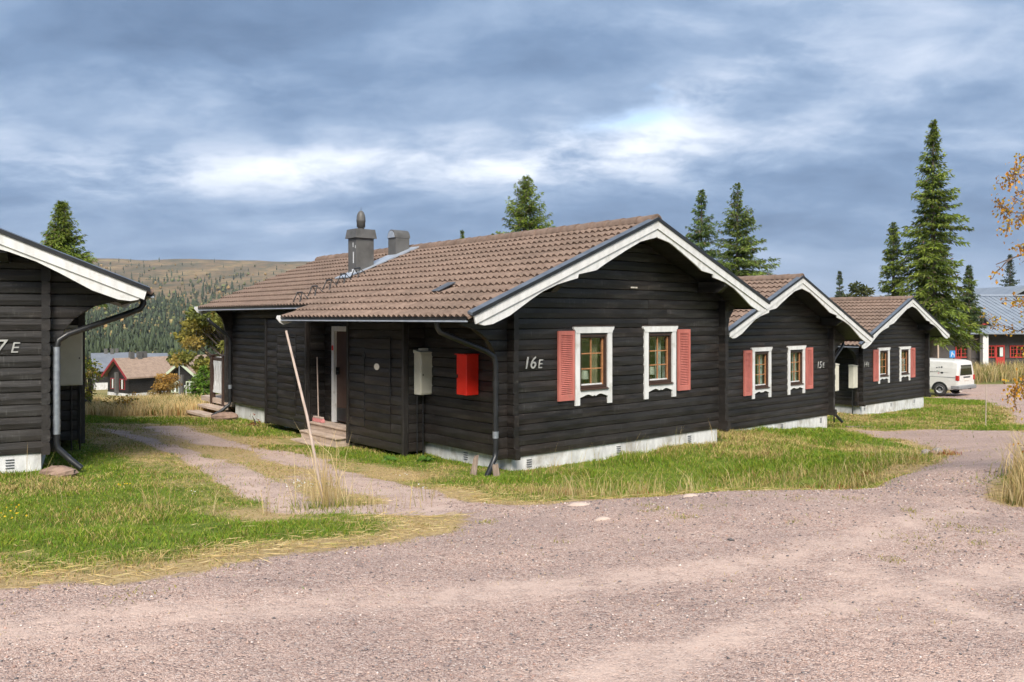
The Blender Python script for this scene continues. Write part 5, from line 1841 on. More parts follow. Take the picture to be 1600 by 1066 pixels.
def tall_grass():
    rng = np.random.default_rng(8)
    parts = []
    # dry meadow beyond the drive
    n = 85000
    x = rng.uniform(-17, -6.2, n)
    y = rng.uniform(20.5, 30, n)
    ok = (y > 21.3 + .10 * (x + 11) + 1.4 * (vnoise(x, y, 1.5, 51, 2) - .3)) & (x > -.58 * y - .5) & (x < -.335 * y) & (vnoise(x, y, 1.1, 52, 3) > .30)
    x, y = x[ok], y[ok]
    n = len(x)
    col = np.array(STRAW)[rng.integers(3, size=n)] * (.9 + .4 * rng.random((n, 1)))
    gm = rng.random(n) < .08 + .25 * (vnoise(x, y, 1.3, 53, 2) > .62)
    col[gm] = np.array([.17, .19, .04])
    rm_ = rng.random(n) < .05
    col[rm_] = np.array([.36, .17, .05])
    h = (.18 + .38 * rng.random(n)) * (.6 + .7 * vnoise(x, y, 1.2, 54, 2)) * np.interp(y, [21, 23.5], [.55, 1.0])
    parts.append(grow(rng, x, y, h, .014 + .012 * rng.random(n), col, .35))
    # straw tufts on the bank in front of the gable
    cs = []
    for k in range(150):
        px = rng.uniform(.4, 9.0)
        d = 9.2 + .42 * px + rng.normal() * .75 + (px > 4) * .6
        cs.append((px, d))
    off = lambda c: zones(np.array([c[0]]), np.array([c[1]]))[0][0] < .25
    cs = [c for c in cs if off(c) and not house_mask(np.array([c[0]]), np.array([c[1]]))[0]]
    parts.append(clumped(rng, cs[:140], 18, .12, .10, .42, .0052, STRAW, .6))
    # reddish patches of low heath on the bank
    cs = [(4.3 + rng.normal() * .6, 11.5 + rng.normal() * .4) for k in range(14)] + [(1.55 + rng.normal() * .4, 9.6 + rng.normal() * .2) for k in range(4)] + [(6.4 + rng.normal() * .5, 13.1 + rng.normal() * .4) for k in range(6)]
    parts.append(clumped(rng, cs, 70, .08, .04, .13, .012, [(.42, .12, .05), (.36, .17, .06), (.26, .18, .05)], .8))
    # sparse stalks by the gable foundation
    cs = [tuple(on1(q, -.25 - .2 * rng.random(), -2.3))[:2] for q in (.35, .42, .8, .95, 1.05, 1.4, 2.1, 2.25, 2.6, 3.5, 4.6)]
    parts.append(clumped(rng, cs, 4, .03, .25, .62, .007, STRAW, .35))
    # big tussock by the leaning pole and stalks along the island
    cx, cy = at(508, 8.5), 8.5
    parts.append(clumped(rng, [(cx, cy)], 95, .11, .35, 1.02, .0065, STRAW[:3], .42))
    parts.append(clumped(rng, [(cx + .05, cy - .05), (cx - .16, cy - .1), (cx + .2, cy)], 110, .15, .04, .17, .006, [(.17, .25, .03), (.24, .29, .04), (.34, .32, .07)], .7))
    parts.append(clumped(rng, [(at(px, 8.2), 8.2 + .3 * rng.normal()) for px in (560, 600, 640, 655, 330, 250, 420)], 12, .09, .18, .55, .006, STRAW, .5))
    parts.append(clumped(rng, [(at(px, dd), dd) for px, dd in ((240, 8.4), (245, 9), (90, 8.2), (200, 9.5), (60, 9.3), (460, 8.6), (480, 9.3))], 7, .08, .2, .62, .006, STRAW, .5))
    # long tufts at the right edge of the lot
    cs = [(rng.uniform(4.6, 6.2), rng.uniform(7.2, 9.2)) for k in range(70)]
    cs = [c for c in cs if c[0] / c[1] > .622 and inside_dist(LOT, np.array([c[0]]), np.array([c[1]]))[0] < -.15]
    parts.append(clumped(rng, cs, 80, .10, .15, .72, .007, STRAW, .5))
    parts.append(clumped(rng, cs[::2], 60, .12, .06, .25, .010, [(.16, .19, .04), (.24, .22, .05)], .6))
    parts.append(clumped(rng, [c for c in [(rng.uniform(4.1, 8.2), rng.uniform(8.6, 12.4)) for k in range(40)] if off(c) and c[0] / c[1] > .56], 22, .14, .04, .16, .006, STRAW, .8))
    # meadow in front of the long building at the right
    n = 16000
    x = rng.uniform(27, 60, n)
    y = rng.uniform(53, 72, n)
    ok = (x / y > .53) & (inside_dist(VANLOT, x, y) < -.5)
    x, y = x[ok], y[ok]
    n = len(x)
    col = np.array(STRAW)[rng.integers(5, size=n)] * (.6 + .5 * rng.random((n, 1)))
    gm = rng.random(n) < .25
    col[gm] = np.array([.15, .17, .04])
    parts.append(grow(rng, x, y, .35 + .75 * rng.random(n), .03 + .03 * rng.random(n), col, .35))
    V, Fc, C = merge(parts)
    tag(np_mesh('dry_grass', V, Fc, MT['grass'], C), 'tall straw-coloured grass in tussocks and in the far meadow', 'grass', kind='stuff')


def matted_straw():
    """flattened dead stalks on the verge, lying nearly flat"""
    rng = np.random.default_rng(12)
    x, y, d = scatter(rng, 120000, 4.4, 14, pw=1.2)
    ok = ~house_mask(x, y)
    x, y, d = x[ok], y[ok], d[ok]
    g, dry, sand, rim, sd = zones(x, y)
    nn = vnoise(x, y, .5, 61, 3)
    keep = rng.random(len(x)) < np.clip((rim * 1.1 + .25 * dry) * (1 - .97 * g) * (nn * 1.5 - .25), 0, 1) * .5 * (g < .6)
    x, y, d = x[keep], y[keep], d[keep]
    n = len(x)
    z = surf(x, y) + .008 + .02 * rng.random(n)
    a = rng.normal(size=n) * .8 + .2 + np.where(rng.random(n) < .3, rng.random(n) * 6.28, 0)
    dirv = np.stack([np.cos(a), np.sin(a), .10 * rng.normal(size=n)], 1)
    col = np.array(STRAW)[rng.integers(5, size=n)] * (.75 + .5 * rng.random((n, 1)))
    V, Fc = blades(np.stack([x, y, z], 1), unit(dirv), (.07 + .17 * rng.random(n) ** 2), .0018 + .0012 * rng.random(n), rng)
    tag(np_mesh('matted_straw', V, Fc, MT['grass'], np.repeat(col, 4, 0)), 'flattened dead straw lying along the gravel verge', 'straw', kind='stuff')


def pebbles():
    rng = np.random.default_rng(15)
    x, y, d = scatter(rng, 60000, 2.4, 11, a0=-38, a1=38, pw=1.1)
    g, dry, sand, rim, sd = zones(x, y)
    pat = vnoise(x, y, .45, 71, 3)
    keep = (rng.random(len(x)) < np.clip(g, 0, 1) * (1 - .8 * sand) * np.clip(pat * 1.8 - .35, .05, 1)) & (g > .5)
    x, y, d = x[keep], y[keep], d[keep]
    n = len(x)
    s = (.0035 + .0065 * rng.random(n) ** 3) * np.interp(d, [2.4, 5, 11], [.9, 1.15, 1.7])
    bigp = rng.random(n) < .004
    s[bigp] *= 2.0
    base = np.array([(1, 0, 0), (0, 1, 0), (-1, 0, 0), (0, -1, 0), (0, 0, 1), (0, 0, -.6), (.6, .6, .55), (-.6, -.55, .5)], float)[:6]
    V = base[None] * s[:, None, None] * (.65 + .7 * rng.random((n, 6, 1)))
    V[:, :, 2] *= .65
    a = rng.random(n) * 6.28
    ca, sa = np.cos(a)[:, None], np.sin(a)[:, None]
    X = V[:, :, 0] * ca - V[:, :, 1] * sa
    Y = V[:, :, 0] * sa + V[:, :, 1] * ca
    V = np.stack([X + x[:, None], Y + y[:, None], V[:, :, 2] + (surf(x, y) + s * .25)[:, None]], -1).reshape(-1, 3)
    f = np.array([(0, 1, 4), (1, 2, 4), (2, 3, 4), (3, 0, 4), (1, 0, 5), (2, 1, 5), (3, 2, 5), (0, 3, 5)])
    Fc = (np.arange(n)[:, None, None] * 6 + f[None]).reshape(-1, 3)
    pal = np.array([(.42, .30, .25), (.33, .235, .20), (.52, .39, .33), (.21, .17, .165), (.15, .14, .14), (.60, .51, .46), (.44, .285, .235)])
    C = np.repeat(pal[rng.integers(7, size=n)] * (.75 + .5 * rng.random((n, 1))), 6, 0)
    tag(np_mesh('gravel', V, Fc, MT['pebble'], C), 'loose pink-grey crushed stone scattered on the road', 'gravel', kind='stuff')


def weeds():
    """low weed rosettes in the gravel, white and yellow flower heads"""
    rng = np.random.default_rng(17)
    parts = []
    cs = [(at(px, dd), dd) for px, dd in ((1010, 7.6), (1015, 7.3), (1030, 7.4), (1050, 7.0), (1110, 7.3), (1130, 7.5), (1075, 6.9), (1480, 6.6), (1440, 6.8), (1420, 6.2), (1530, 6.0), (1510, 6.5), (1460, 5.9), (1390, 5.6), (1560, 6.4), (1420, 7.1), (1500, 7.0), (1330, 7.6), (880, 6.3), (700, 6.8), (760, 7.2), (1180, 7.7), (1250, 7.6), (1240, 6.6), (215, 4.9), (660, 7.0), (590, 6.6), (520, 6.2), (450, 5.95), (390, 6.1))]
    for c in cs:
        parts.append(clumped(rng, [c], int(rng.integers(30, 90)), rng.uniform(.04, .12), .012, .045, .008, [(.24, .25, .05), (.34, .30, .07), (.40, .33, .10)], .9))
    fl = []
    for px, dd, c in ((463, 9.6, (.75, .75, .70)), (470, 9.7, (.75, .75, .70)), (458, 9.9, (.7, .7, .66)), (482, 9.5, (.7, .7, .66)), (10, 7.4, (.75, .48, .03)), (24, 7.3, (.75, .48, .03)), (105, 7.9, (.75, .48, .03)), (18, 7.6, (.75, .48, .03)), (195, 9.4, (.75, .48, .03)), (300, 9, (.7, .7, .64)), (660, 9.1, (.7, .7, .66)), (625, 11.2, (.7, .7, .66))):
        n = 7
        bx = at(px, dd) + rng.normal(size=n) * .05
        by = dd + rng.normal(size=n) * .05
        bs = np.stack([bx, by, surf(bx, by) + .06 + .06 * rng.random(n)], 1)
        v_, f_ = blades(bs, unit(rng.normal(size=(n, 3)) * np.array([1, 1, .3])), np.full(n, .022), np.full(n, .009), rng)
        fl.append((v_, f_, np.repeat(np.array([c]), 4 * n, 0)))
    V, Fc, C = merge(parts + fl)
    tag(np_mesh('weeds', V, Fc, MT['grass'], C), 'tiny weeds and flower heads dotted over verge and gravel', 'weeds', kind='stuff')
    # leafy docks below the meter cabinet
    for (lx, ly, lab) in ((-.62, 1.55, 'broad-leaved weed below the cream meter cabinet'), (-1.1, 1.9, 'flat leafy weed nearer the drive below the meter cabinet')):
        p_ = on1(lx, ly, -2.3)
        root = empty('leafy_weed', (p_.x, p_.y, gz(p_.x, p_.y)))
        tag(root, lab, 'weed')
        n = 26
        a_ = rng.random(n) * 6.28
        D_ = unit(np.stack([np.cos(a_), np.sin(a_), .35 + .5 * rng.random(n)], 1))
        V, Fc = blades(np.zeros((n, 3)) + rng.normal(size=(n, 3)) * .03, D_, .12 + .10 * rng.random(n), .03 + .02 * rng.random(n), rng, .4)
        C = np.repeat(np.array([[.10, .20, .03]]) * (.7 + .6 * rng.random((n, 1))), 4, 0)
        np_mesh('leaves', V, Fc, MT['leaf'], C, root)


lawn()
tall_grass()
matted_straw()
pebbles()
weeds()

# ---------------------------------------------------------------- things around the cabins
def stone(label, x, y, sx, sy, sz, seed, mat='stone', rot=0.0, sink=.3, cat='stone', name='stone'):
    rng = np.random.default_rng(seed)
    n, m_ = 10, 6
    vs = []
    for i in range(m_ + 1):
        ph = math.pi * i / m_ - math.pi / 2
        for k in range(n):
            th = 2 * math.pi * k / n
            r = .78 + .36 * rng.random()
            vs.append((sx * r * math.cos(ph) * math.cos(th), sy * r * math.cos(ph) * math.sin(th), sz * (math.sin(ph) * (.85 + .2 * rng.random()))))
    fs = [(i * n + k, i * n + (k + 1) % n, (i + 1) * n + (k + 1) % n, (i + 1) * n + k) for i in range(m_) for k in range(n)]
    o = MB().add(vs, fs).build(name, MT[mat])
    o.location = (x, y, gz(x, y) + sz * (1 - 2 * sink))
    o.rotation_euler = (0, 0, rot)
    return tag(o, label, cat)


def leaning_pole():
    x, y = at(511, 8.6), 8.6
    root = empty('leaning_pole', (x, y, gz(x, y)))
    tag(root, 'weathered wooden pole leaning left out of a straw tussock', 'pole')
    tx, ty, tz_ = at(447, 8.9) - x, .3, zt(517, 8.9) - root.location.z
    MB().tube([(0, 0, -.15), (tx * .5 + .01, ty * .5, tz_ * .5), (tx, ty, tz_)], [.017, .015, .0125], 10).build('shaft', MT['pole'], root)


leaning_pole()
x, y = at(1540, 22.8), 22.8
tag(MB().tube([(x, y, gz(x, y) - .1), (x + .02, y, zt(603, 22.8))], .012, 6).build('marker_stake', MT['pole']), 'thin reddish marker stake in the grass before the van', 'stake')

# broom in the porch
p = on1(-.42, 5.74, -2.122)
br = empty('broom', p, rz=M1.to_euler().z)
tag(br, 'pink-bristled broom standing upright in the porch corner', 'broom')
MB().tube([(0, 0, .10), (.02, .10, 1.32)], .013, 8).build('handle', MT['pole'], br)
MB().box(-.03, .03, -.19, .19, .075, .11, ch=.006).build('head', MT['pole'], br)
MB().prism([(-.19, .075), (.19, .075), (.215, .004), (-.215, .004)], 'x', -.035, .035).build('bristles', MT['broomred'], br)

# wood splints and stones under the downpipes
for (lx, ly, h, s, lab) in ((-.86, -.02, .30, 1, 'split old wood propped left of the front downpipe shoe'), (-.60, -.30, .20, -1, 'short old wood piece right of the front downpipe shoe')):
    p = on1(lx, ly, -2.3)
    z = gz(p.x, p.y)
    m = MB()
    m.add([(-.05, -.06, -.1), (.05, -.07, -.1), (.06, .05, -.1), (-.04, .06, -.1), (-.03 + .05 * s, -.05, h * .8), (.05 + .05 * s, -.03, h), (.05 + .04 * s, .04, h * .75), (-.02 + .05 * s, .05, h * .9)],
          [(3, 2, 1, 0), (4, 5, 6, 7), (0, 1, 5, 4), (1, 2, 6, 5), (2, 3, 7, 6), (3, 0, 4, 7)])
    o = m.build('wood_splint', MT['oldwood'])
    o.location = (p.x, p.y, z)
    tag(o, lab, 'wood')
p = on1(-.55, 10.55, -2.4)
stone('brown rock under the rear downpipe of cabin 16 E', p.x, p.y, .34, .2, .14, 5, 'stonebrown', .5)
stone('flat brown slab under the grey downpipe of the leftmost cabin', at(92, 10.7), 10.7, .26, .16, .10, 6, 'stonebrown', -.3)
for k, (px, dd, s, lab, mt) in enumerate(((1447, 13.9, .10, 'pale stone in the grass bank near the road fork', 'stone'), (1457, 13.7, .085, 'dark stone between two pale ones near the road fork', 'stonebrown'), (1466, 14.2, .11, 'right-hand pale stone in the grass bank near the road fork', 'stone'))):
    stone(lab, at(px, dd), dd, s, s * .8, s * .75, 20 + k, mt, k)
for k, (px, dd, sx, lab) in enumerate(((905, 8.0, .13, 'long pale flat stone showing in the gravel before the gable'), (942, 7.05, .075, 'small pale flat stone farthest left in the gravel before the gable'), (1078, 8.0, .09, 'pale flat stone at the gravel crest below the second cabin'))):
    stone(lab, at(px, dd), dd, sx, sx * .45, .03, 40 + k, 'palestone', .1 * k, .52)
p = M2 @ Vector((WID + .85, -.55, 0))
z = gz(p.x, p.y)
o = MB().box(-.45, .45, -.07, .07, .0, .04, ch=.008).build('splash_board', MT['oldwood'])
o.location = (p.x, p.y, z + .015)
o.rotation_euler = (0, .03, R(15))
tag(o, 'old board lying under the downpipe of cabin 15 E', 'board')

# lamps and curtains behind the glass
for k, (lx, lab) in enumerate(((1.79, 'white-shaded table lamp in the left window of cabin 16 E'), (3.52, 'white-shaded table lamp in the right window of cabin 16 E'))):
    p = on1(lx, .30, -1.26)
    t_ = empty('table_lamp', p)
    tag(t_, lab, 'lamp', 'table lamps in the windows')
    MB().lathe([(.055, 0), (.055, .015), (.012, .03), (.010, .24)], 0, 0, 12).build('base', MT['muntin'], t_)
    MB().lathe([(.078, .22), (.058, .36)], 0, 0, 16).build('lamp_shade', MT['shade'], t_)


def curtain(Mx, x0, x1, z0, z1, y, lab, mat, n=24):
    vs = []
    for i in range(n + 1):
        x = x0 + (x1 - x0) * i / n
        dy_ = .018 * math.sin(i * 1.9) + .008 * math.sin(i * 4.1)
        vs += [(x, y + dy_, z0 + 2.35), (x, y + dy_ * .5, z1 + 2.35)]
    fs = [(2 * i, 2 * i + 2, 2 * i + 3, 2 * i + 1) for i in range(n)]
    vb = [(a_, b_ + .004, c_) for a_, b_, c_ in vs]
    m = MB().add(vs, fs, smooth=True).add(vb, [f[::-1] for f in fs], smooth=True)
    o = m.build('curtain', MT[mat])
    o.matrix_world = Mx
    tag(o, lab, 'curtain', 'curtains in the cabin windows')


curtain(M1, 1.42, 1.98, -.40, -.29, .16, 'narrow tan valance across the top of the left window, cabin 16 E', 'curtain_b')
curtain(M1, 1.86, 2.00, -1.22, -.30, .20, 'tan side curtain in the left window of cabin 16 E', 'curtain_b')
curtain(M1, 3.10, 3.68, -.40, -.29, .16, 'narrow tan valance across the top of the right window, cabin 16 E', 'curtain_b')
curtain(M1, 3.52, 3.68, -1.22, -.30, .20, 'pale side curtain in the right window of cabin 16 E', 'curtain')
curtain(M2, 1.40, 1.62, -1.22, -.28, .16, 'pale curtain at the left side of cabin 15 E left window', 'curtain')
curtain(M2, 1.78, 2.00, -1.22, -.28, .16, 'pale curtain at the right side of cabin 15 E left window', 'curtain')
curtain(M2, 3.10, 3.32, -1.22, -.28, .16, 'grey-white curtain at the left side of cabin 15 E right window', 'curtain')
curtain(M2, 3.48, 3.70, -1.22, -.28, .16, 'grey-white curtain at the right side of cabin 15 E right window', 'curtain')


# ---------------------------------------------------------------- white van
def van():
    d0 = 44.0
    f_ = Vector((-.593, .805, 0)).normalized()
    l_ = Vector((-f_.y, f_.x, 0))
    c = Vector((at(1497, d0), d0, 0)) - l_ * .95
    z = gz(c.x, c.y)
    root = empty('delivery_van', (c.x, c.y, z), math.atan2(f_.y, f_.x))
    tag(root, 'white delivery van with small prints, parked beyond the last cabin', 'van')
    # body: rings of (half width at sill, belt, roof) lofted from the tail to the nose
    st = [(.02, .93, .90, .70, .42, 1.00, 1.62), (.10, .95, .93, .78, .40, 1.02, 1.90), (.30, .95, .94, .80, .36, 1.02, 1.95), (1.2, .95, .95, .81, .34, 1.02, 1.97), (2.6, .95, .95, .81, .34, 1.02, 1.96),
          (3.4, .95, .95, .79, .34, 1.02, 1.90), (3.75, .95, .94, .74, .34, 1.02, 1.72), (4.25, .94, .92, .72, .36, .99, 1.12), (4.75, .90, .86, .66, .38, .88, .96), (4.88, .82, .78, .6, .42, .80, .84)]
    vs, fs = [], []
    for (x, ws, wb, wr, zs, zb_, zr) in st:
        half = [(ws * .97, zs), (ws, zs + .12), (ws, (zs + zb_) / 2), (wb, zb_), ((wb + wr) / 2 + .035, (zb_ + zr) / 2 + .03), (wr + .05, zr - .12), (wr - .02, zr - .035), (wr * .7, zr), (0, zr + .015)]
        ring = [(-a, b) for a, b in half] + [(a, b) for a, b in half[-2::-1]]
        vs += [(x, a, b) for a, b in ring]
    n = len(ring)
    for i in range(len(st) - 1):
        for k in range(n - 1):
            fs.append((i * n + k, i * n + k + 1, (i + 1) * n + k + 1, (i + 1) * n + k))
        fs.append((i * n + n - 1, i * n, (i + 1) * n, (i + 1) * n + n - 1))
    fs += [tuple(range(n))[::-1], tuple(range((len(st) - 1) * n, len(st) * n))]
    body = MB().add(vs, fs).build('body', MT['vanwhite'], root)
    # tail: window, lights, plate, bumper
    tail = lambda zz: .02 - 0.0 if zz < 1.0 else .02 + (zz - 1.0) * .085
    q = MB()
    q.add([(-.002, -.66, 1.16), (-.002, .66, 1.16), (.012, .56, 1.66), (.012, -.56, 1.66), (.03, -.66, 1.16), (.03, .66, 1.16), (.05, .56, 1.66), (.05, -.56, 1.66)],
          [(3, 2, 1, 0), (4, 5, 6, 7), (0, 1, 5, 4), (1, 2, 6, 5), (2, 3, 7, 6), (3, 0, 4, 7)])
    q.build('rear_window', MT['darkglass'], root)
    MB().add([(.016, -.69, 1.13), (.016, .69, 1.13), (.022, .59, 1.69), (.022, -.59, 1.69)], [(3, 2, 1, 0)]).build('window_seal', MT['black'], root)
    for s in (1, -1):
        MB().box(-.012, .14, min(s * .80, s * .957), max(s * .80, s * .957), .86, 1.13, ch=.012).build('tail_light', MT['lightred'], root)
    MB().box(-.005, .02, -.42, .30, 1.0, 1.06).build('handle_bar', MT['black'], root)
    MB().box(-.008, .02, -.32, .22, .84, .97, ch=.004).build('number_plate', MT['plate'], root)
    MB().box(-.10, .40, -.965, .965, .38, .60, ch=.04).build('rear_bumper', MT['bumper'], root)
    MB().tube([(-.10, 0, .40), (-.22, 0, .40), (-.22, 0, .47)], .025, 8).build('tow_hook', MT['black'], root)
    # side door rail, seams and small prints
    for (x0, x1, zz) in ((.15, 3.6, 1.02), (.5, 2.6, 1.30)):
        MB().box(x0, x1, .951, .956, zz, zz + .02).build('side_seam', MT['bumper'] if zz < 1.1 else MT['vanwhite'], root)
    dots = [(.88, 1.56, .045, 'markdark'), (1.02, 1.55, .035, 'markdark'), (1.14, 1.52, .038, 'markdark'), (.86, 1.26, .07, 'markdark'), (1.02, 1.32, .035, 'markdark'), (1.12, 1.33, .04, 'markgreen'), (1.24, 1.31, .03, 'markdark'), (1.36, 1.30, .028, 'markdark'), (1.46, 1.28, .028, 'markdark'), (1.04, 1.22, .035, 'markpink')]
    for (x, zz, r, mt) in dots:
        yy = .95 - max(0, zz - 1.02) * .06
        MB().prism([(x + r * math.cos(k * .7854), zz + r * .8 * math.sin(k * .7854)) for k in range(8)], 'y', yy - .02, yy + .012).build('print_mark', MT[mt], root)
    for (wx, side) in ((.98, 1), (.98, -1), (3.95, 1), (3.95, -1)):
        yo = side * .955
        w_ = empty('wheel', (0, 0, 0))
        w_.parent = root
        # solid black half disc, its colour standing in for the shaded arch recess
        n = 16
        outer = [(wx + .43 * math.cos(math.pi * k / n), .34 + .43 * math.sin(math.pi * k / n)) for k in range(n + 1)]
        a, b = sorted((yo - side * .30, yo + side * .004))
        MB().prism(outer + [(wx - .43, .30), (wx + .43, .30)], 'y', a, b).build('arch_shade_disc', MT['black'], root)
        t = MB()
        n = 24
        prof = [(.20, -.02), (.31, -.02), (.335, -.045), (.335, -.19), (.31, -.21), (.20, -.21)]
        tv = [(wx + r * math.cos(2 * math.pi * k / n), yo + side * (yy + .03), .335 + r * math.sin(2 * math.pi * k / n)) for r, yy in prof for k in range(n)]
        tf = [(i * n + k, i * n + (k + 1) % n, (i + 1) * n + (k + 1) % n, (i + 1) * n + k) for i in range(len(prof) - 1) for k in range(n)]
        t.add(tv, tf, smooth=True).build('tyre', MT['rubber'], w_)
        r_ = MB()
        rp = [(.0, -.035), (.075, -.035), (.085, -.055), (.13, -.06), (.175, -.035), (.20, -.012), (.205, -.03)]
        rv = [(wx + r * math.cos(2 * math.pi * k / n), yo + side * (yy + .03), .335 + r * math.sin(2 * math.pi * k / n)) for r, yy in rp for k in range(n)]
        rf = [(i * n + k, i * n + (k + 1) % n, (i + 1) * n + (k + 1) % n, (i + 1) * n + k) for i in range(len(rp) - 1) for k in range(n)]
        r_.add(rv, rf, smooth=True).build('rim', MT['rim'], w_)
        a, b = sorted((yo - side * .02, yo + side * .008))
        MB().prism([(wx + .062 * math.cos(k * .5236), .335 + .062 * math.sin(k * .5236)) for k in range(12)], 'y', a, b).build('hub', MT['bumper'], w_)
    MB().box(-.02, .06, .60, .70, .25, .40).build('mud_flap', MT['plate'], root)
    MB().add([(3.55, -.70, 1.78), (3.55, .70, 1.78), (4.27, .80, 1.10), (4.27, -.80, 1.10)], [(0, 1, 2, 3)]).build('windscreen', MT['darkglass'], root)


van()


# ---------------------------------------------------------------- long building with metal roof
def long_building():
    D = 78.0
    k = D / 1280.0
    X = lambda px: (px - 800) * k
    Z = lambda py: EYE + (497 - py) * k
    x0, x1 = X(1440), X(1720)
    zg = min(gz(X(1560), D), Z(573)) - .3
    root = empty('long_building', (0, 0, 0))
    root.location = (X(1540), D, zg)
    tag(root, 'long dark brown building with grey metal roof and red windows', 'building')
    ox, oy, oz = root.location
    MBB = lambda: MB()

    def B(a, b, y0, y1, c, d_, name, mat, par=root, ch=0.0):
        return MB().box(a - ox, b - ox, y0, y1, c - oz, d_ - oz, ch=ch).build(name, MT[mat], par)
    wall = B(x0, x1, 0.0, 11.0, zg, Z(519), 'wall', 'bwall')
    for py in (538.5, 559.5):
        B(x0 - .02, x1 + .02, -.06, -.002, Z(py) - .04, Z(py) + .03, 'ledge', 'bwall', wall)
    B(X(1525.5), X(1534), -1.1, -.6, zg, Z(520.5), 'column', 'white')
    B(X(1450), X(1463), -.5, -.05, zg, Z(536), 'lean_to', 'deck')

    def win(a, b, t, bt, bars, light=None):
        w_ = MB()
        fw = .10
        w_.box(X(a) - ox, X(b) - ox, -.09, -.004, Z(t) - fw - oz, Z(t) - oz)
        w_.box(X(a) - ox, X(b) - ox, -.09, -.004, Z(bt) - oz, Z(bt) + fw - oz)
        edges = [a] + bars + [b]
        for e in edges:
            w_.box(X(e) - fw / 2 - ox, X(e) + fw / 2 - ox, -.095, -.004, Z(bt) - oz, Z(t) - oz)
        o = w_.build('window', MT['redpaint'], root)
        for i in range(len(edges) - 1):
            MB().box(X(edges[i]) - ox, X(edges[i + 1]) - ox, -.035, -.03, Z(bt) - oz, Z(t) - oz).build('pane', MT['darkglass'], o)
            m1 = .5 * (X(edges[i]) + X(edges[i + 1])) - ox
            MB().box(m1 - .02, m1 + .02, -.05, -.037, Z(bt) - oz, Z(t) - oz).build('glazing_bar', MT['redpaint'], o)
            for q in (1, 2):
                zz = Z(bt) + (Z(t) - Z(bt)) * q / 3 - oz
                MB().box(X(edges[i]) - ox, X(edges[i + 1]) - ox, -.051, -.036, zz - .018, zz + .018).build('glazing_bar', MT['redpaint'], o)
            if light and light[i]:
                MB().box(X(edges[i]) + .15 - ox, X(edges[i + 1]) - .15 - ox, -.024, -.014, Z(bt) + .1 - oz, Z(t) - .1 - oz).build('drawn_curtain', MT['curtain'], o)
    win(1493, 1514, 540, 559, [1501], [0, 1])
    win(1543.5, 1554, 540, 559, [], [0])
    win(1578, 1612, 540, 559, [1588, 1601], [0, 1, 0])
    win(1630, 1660, 540, 559, [1645], [1, 0])
    B(X(1491), X(1501), -.08, -.004, Z(563), Z(559.8), 'panel', 'redpaint')
    dr = B(X(1555), X(1569), -.10, -.004, zg + .1, Z(539.5), 'door', 'redpaint')
    B(X(1557), X(1566.5), -.115, -.102, Z(558), Z(542), 'door_pane', 'darkglass', dr)
    B(X(1561), X(1566), -.121, -.117, Z(557), Z(543), 'drawn_curtain', 'curtain', dr)
    # metal roof, front slope rising away, with standing seams
    ye, yr, ze, zr = -1.4, 9.0, Z(520), Z(476) + (1.0)
    r = MB()
    r.add([(x0 - 1 - ox, ye, ze - oz), (x1 + 1 - ox, ye, ze - oz), (x1 + 1 - ox, yr, zr - oz), (x0 - 1 - ox, yr, zr - oz),
           (x0 - 1 - ox, ye, ze - .12 - oz), (x1 + 1 - ox, ye, ze - .12 - oz), (x1 + 1 - ox, yr, zr - .12 - oz), (x0 - 1 - ox, yr, zr - .12 - oz)],
          [(0, 1, 2, 3), (7, 6, 5, 4), (0, 4, 5, 1), (2, 6, 7, 3), (1, 5, 6, 2), (3, 7, 4, 0)])
    ro = r.build('roof', MT['metalroof'], root)
    s = MB()
    nx = int((x1 - x0 + 2) / .55)
    for i in range(nx + 1):
        xx = x0 - 1 + i * .55 - ox
        s.add([(xx - .02, ye, ze + .05 - oz), (xx + .02, ye, ze + .05 - oz), (xx + .02, yr, zr + .05 - oz), (xx - .02, yr, zr + .05 - oz), (xx - .02, ye, ze - oz), (xx + .02, ye, ze - oz), (xx + .02, yr, zr - oz), (xx - .02, yr, zr - oz)],
              [(0, 1, 2, 3), (0, 4, 5, 1), (4, 0, 3, 7), (1, 5, 6, 2)])
    tag(s.build('standing_seams', MT['metalroof'], ro), kind='stuff')
    sl = (zr - ze) / (yr - ye)
    MB().tube([(x0 - 1 - ox, yr - .2, zr + .12 - oz), (x1 + 1 - ox, yr - .2, zr + .12 - oz)], .06, 6).build('ridge_rail', MT['zinc'], ro)
    # dormer
    dm = MB()
    ya = ye + (Z(508) - ze) / sl
    ap, bl, br_ = (X(1538.5), Z(489.5)), (X(1522), Z(507)), (X(1554), Z(507))
    yb2 = ya + 4.5
    for (p0, p1) in ((ap, bl), (ap, br_)):
        dm.add([(p0[0] - ox, ya - .5, p0[1] - oz), (p1[0] - ox, ya - .5, p1[1] - oz), (p1[0] - ox, yb2, p1[1] - oz + .0), (p0[0] - ox, yb2, p0[1] - oz),
                (p0[0] - ox, ya - .5, p0[1] - .28 - oz), (p1[0] - ox, ya - .5, p1[1] - .28 - oz), (p1[0] - ox, yb2, p1[1] - .28 - oz), (p0[0] - ox, yb2, p0[1] - .28 - oz)],
               [(0, 1, 2, 3), (7, 6, 5, 4), (0, 4, 5, 1), (1, 5, 6, 2)])
    do = dm.build('dormer', MT['bluegrey'], root)
    MB().prism([(bl[0] + .5 - ox, bl[1] - oz), (br_[0] - .5 - ox, br_[1] - oz), (ap[0] - ox, ap[1] - .3 - oz)], 'y', ya - .1, ya).build('dormer_front', MT['bwall'], do)
    MB().prism([(bl[0] + .75 - ox, bl[1] + .08 - oz), (br_[0] - .75 - ox, br_[1] + .08 - oz), (ap[0] - ox, ap[1] - .52 - oz)], 'y', ya - .13, ya - .102).build('pane', MT['darkglass'], do)
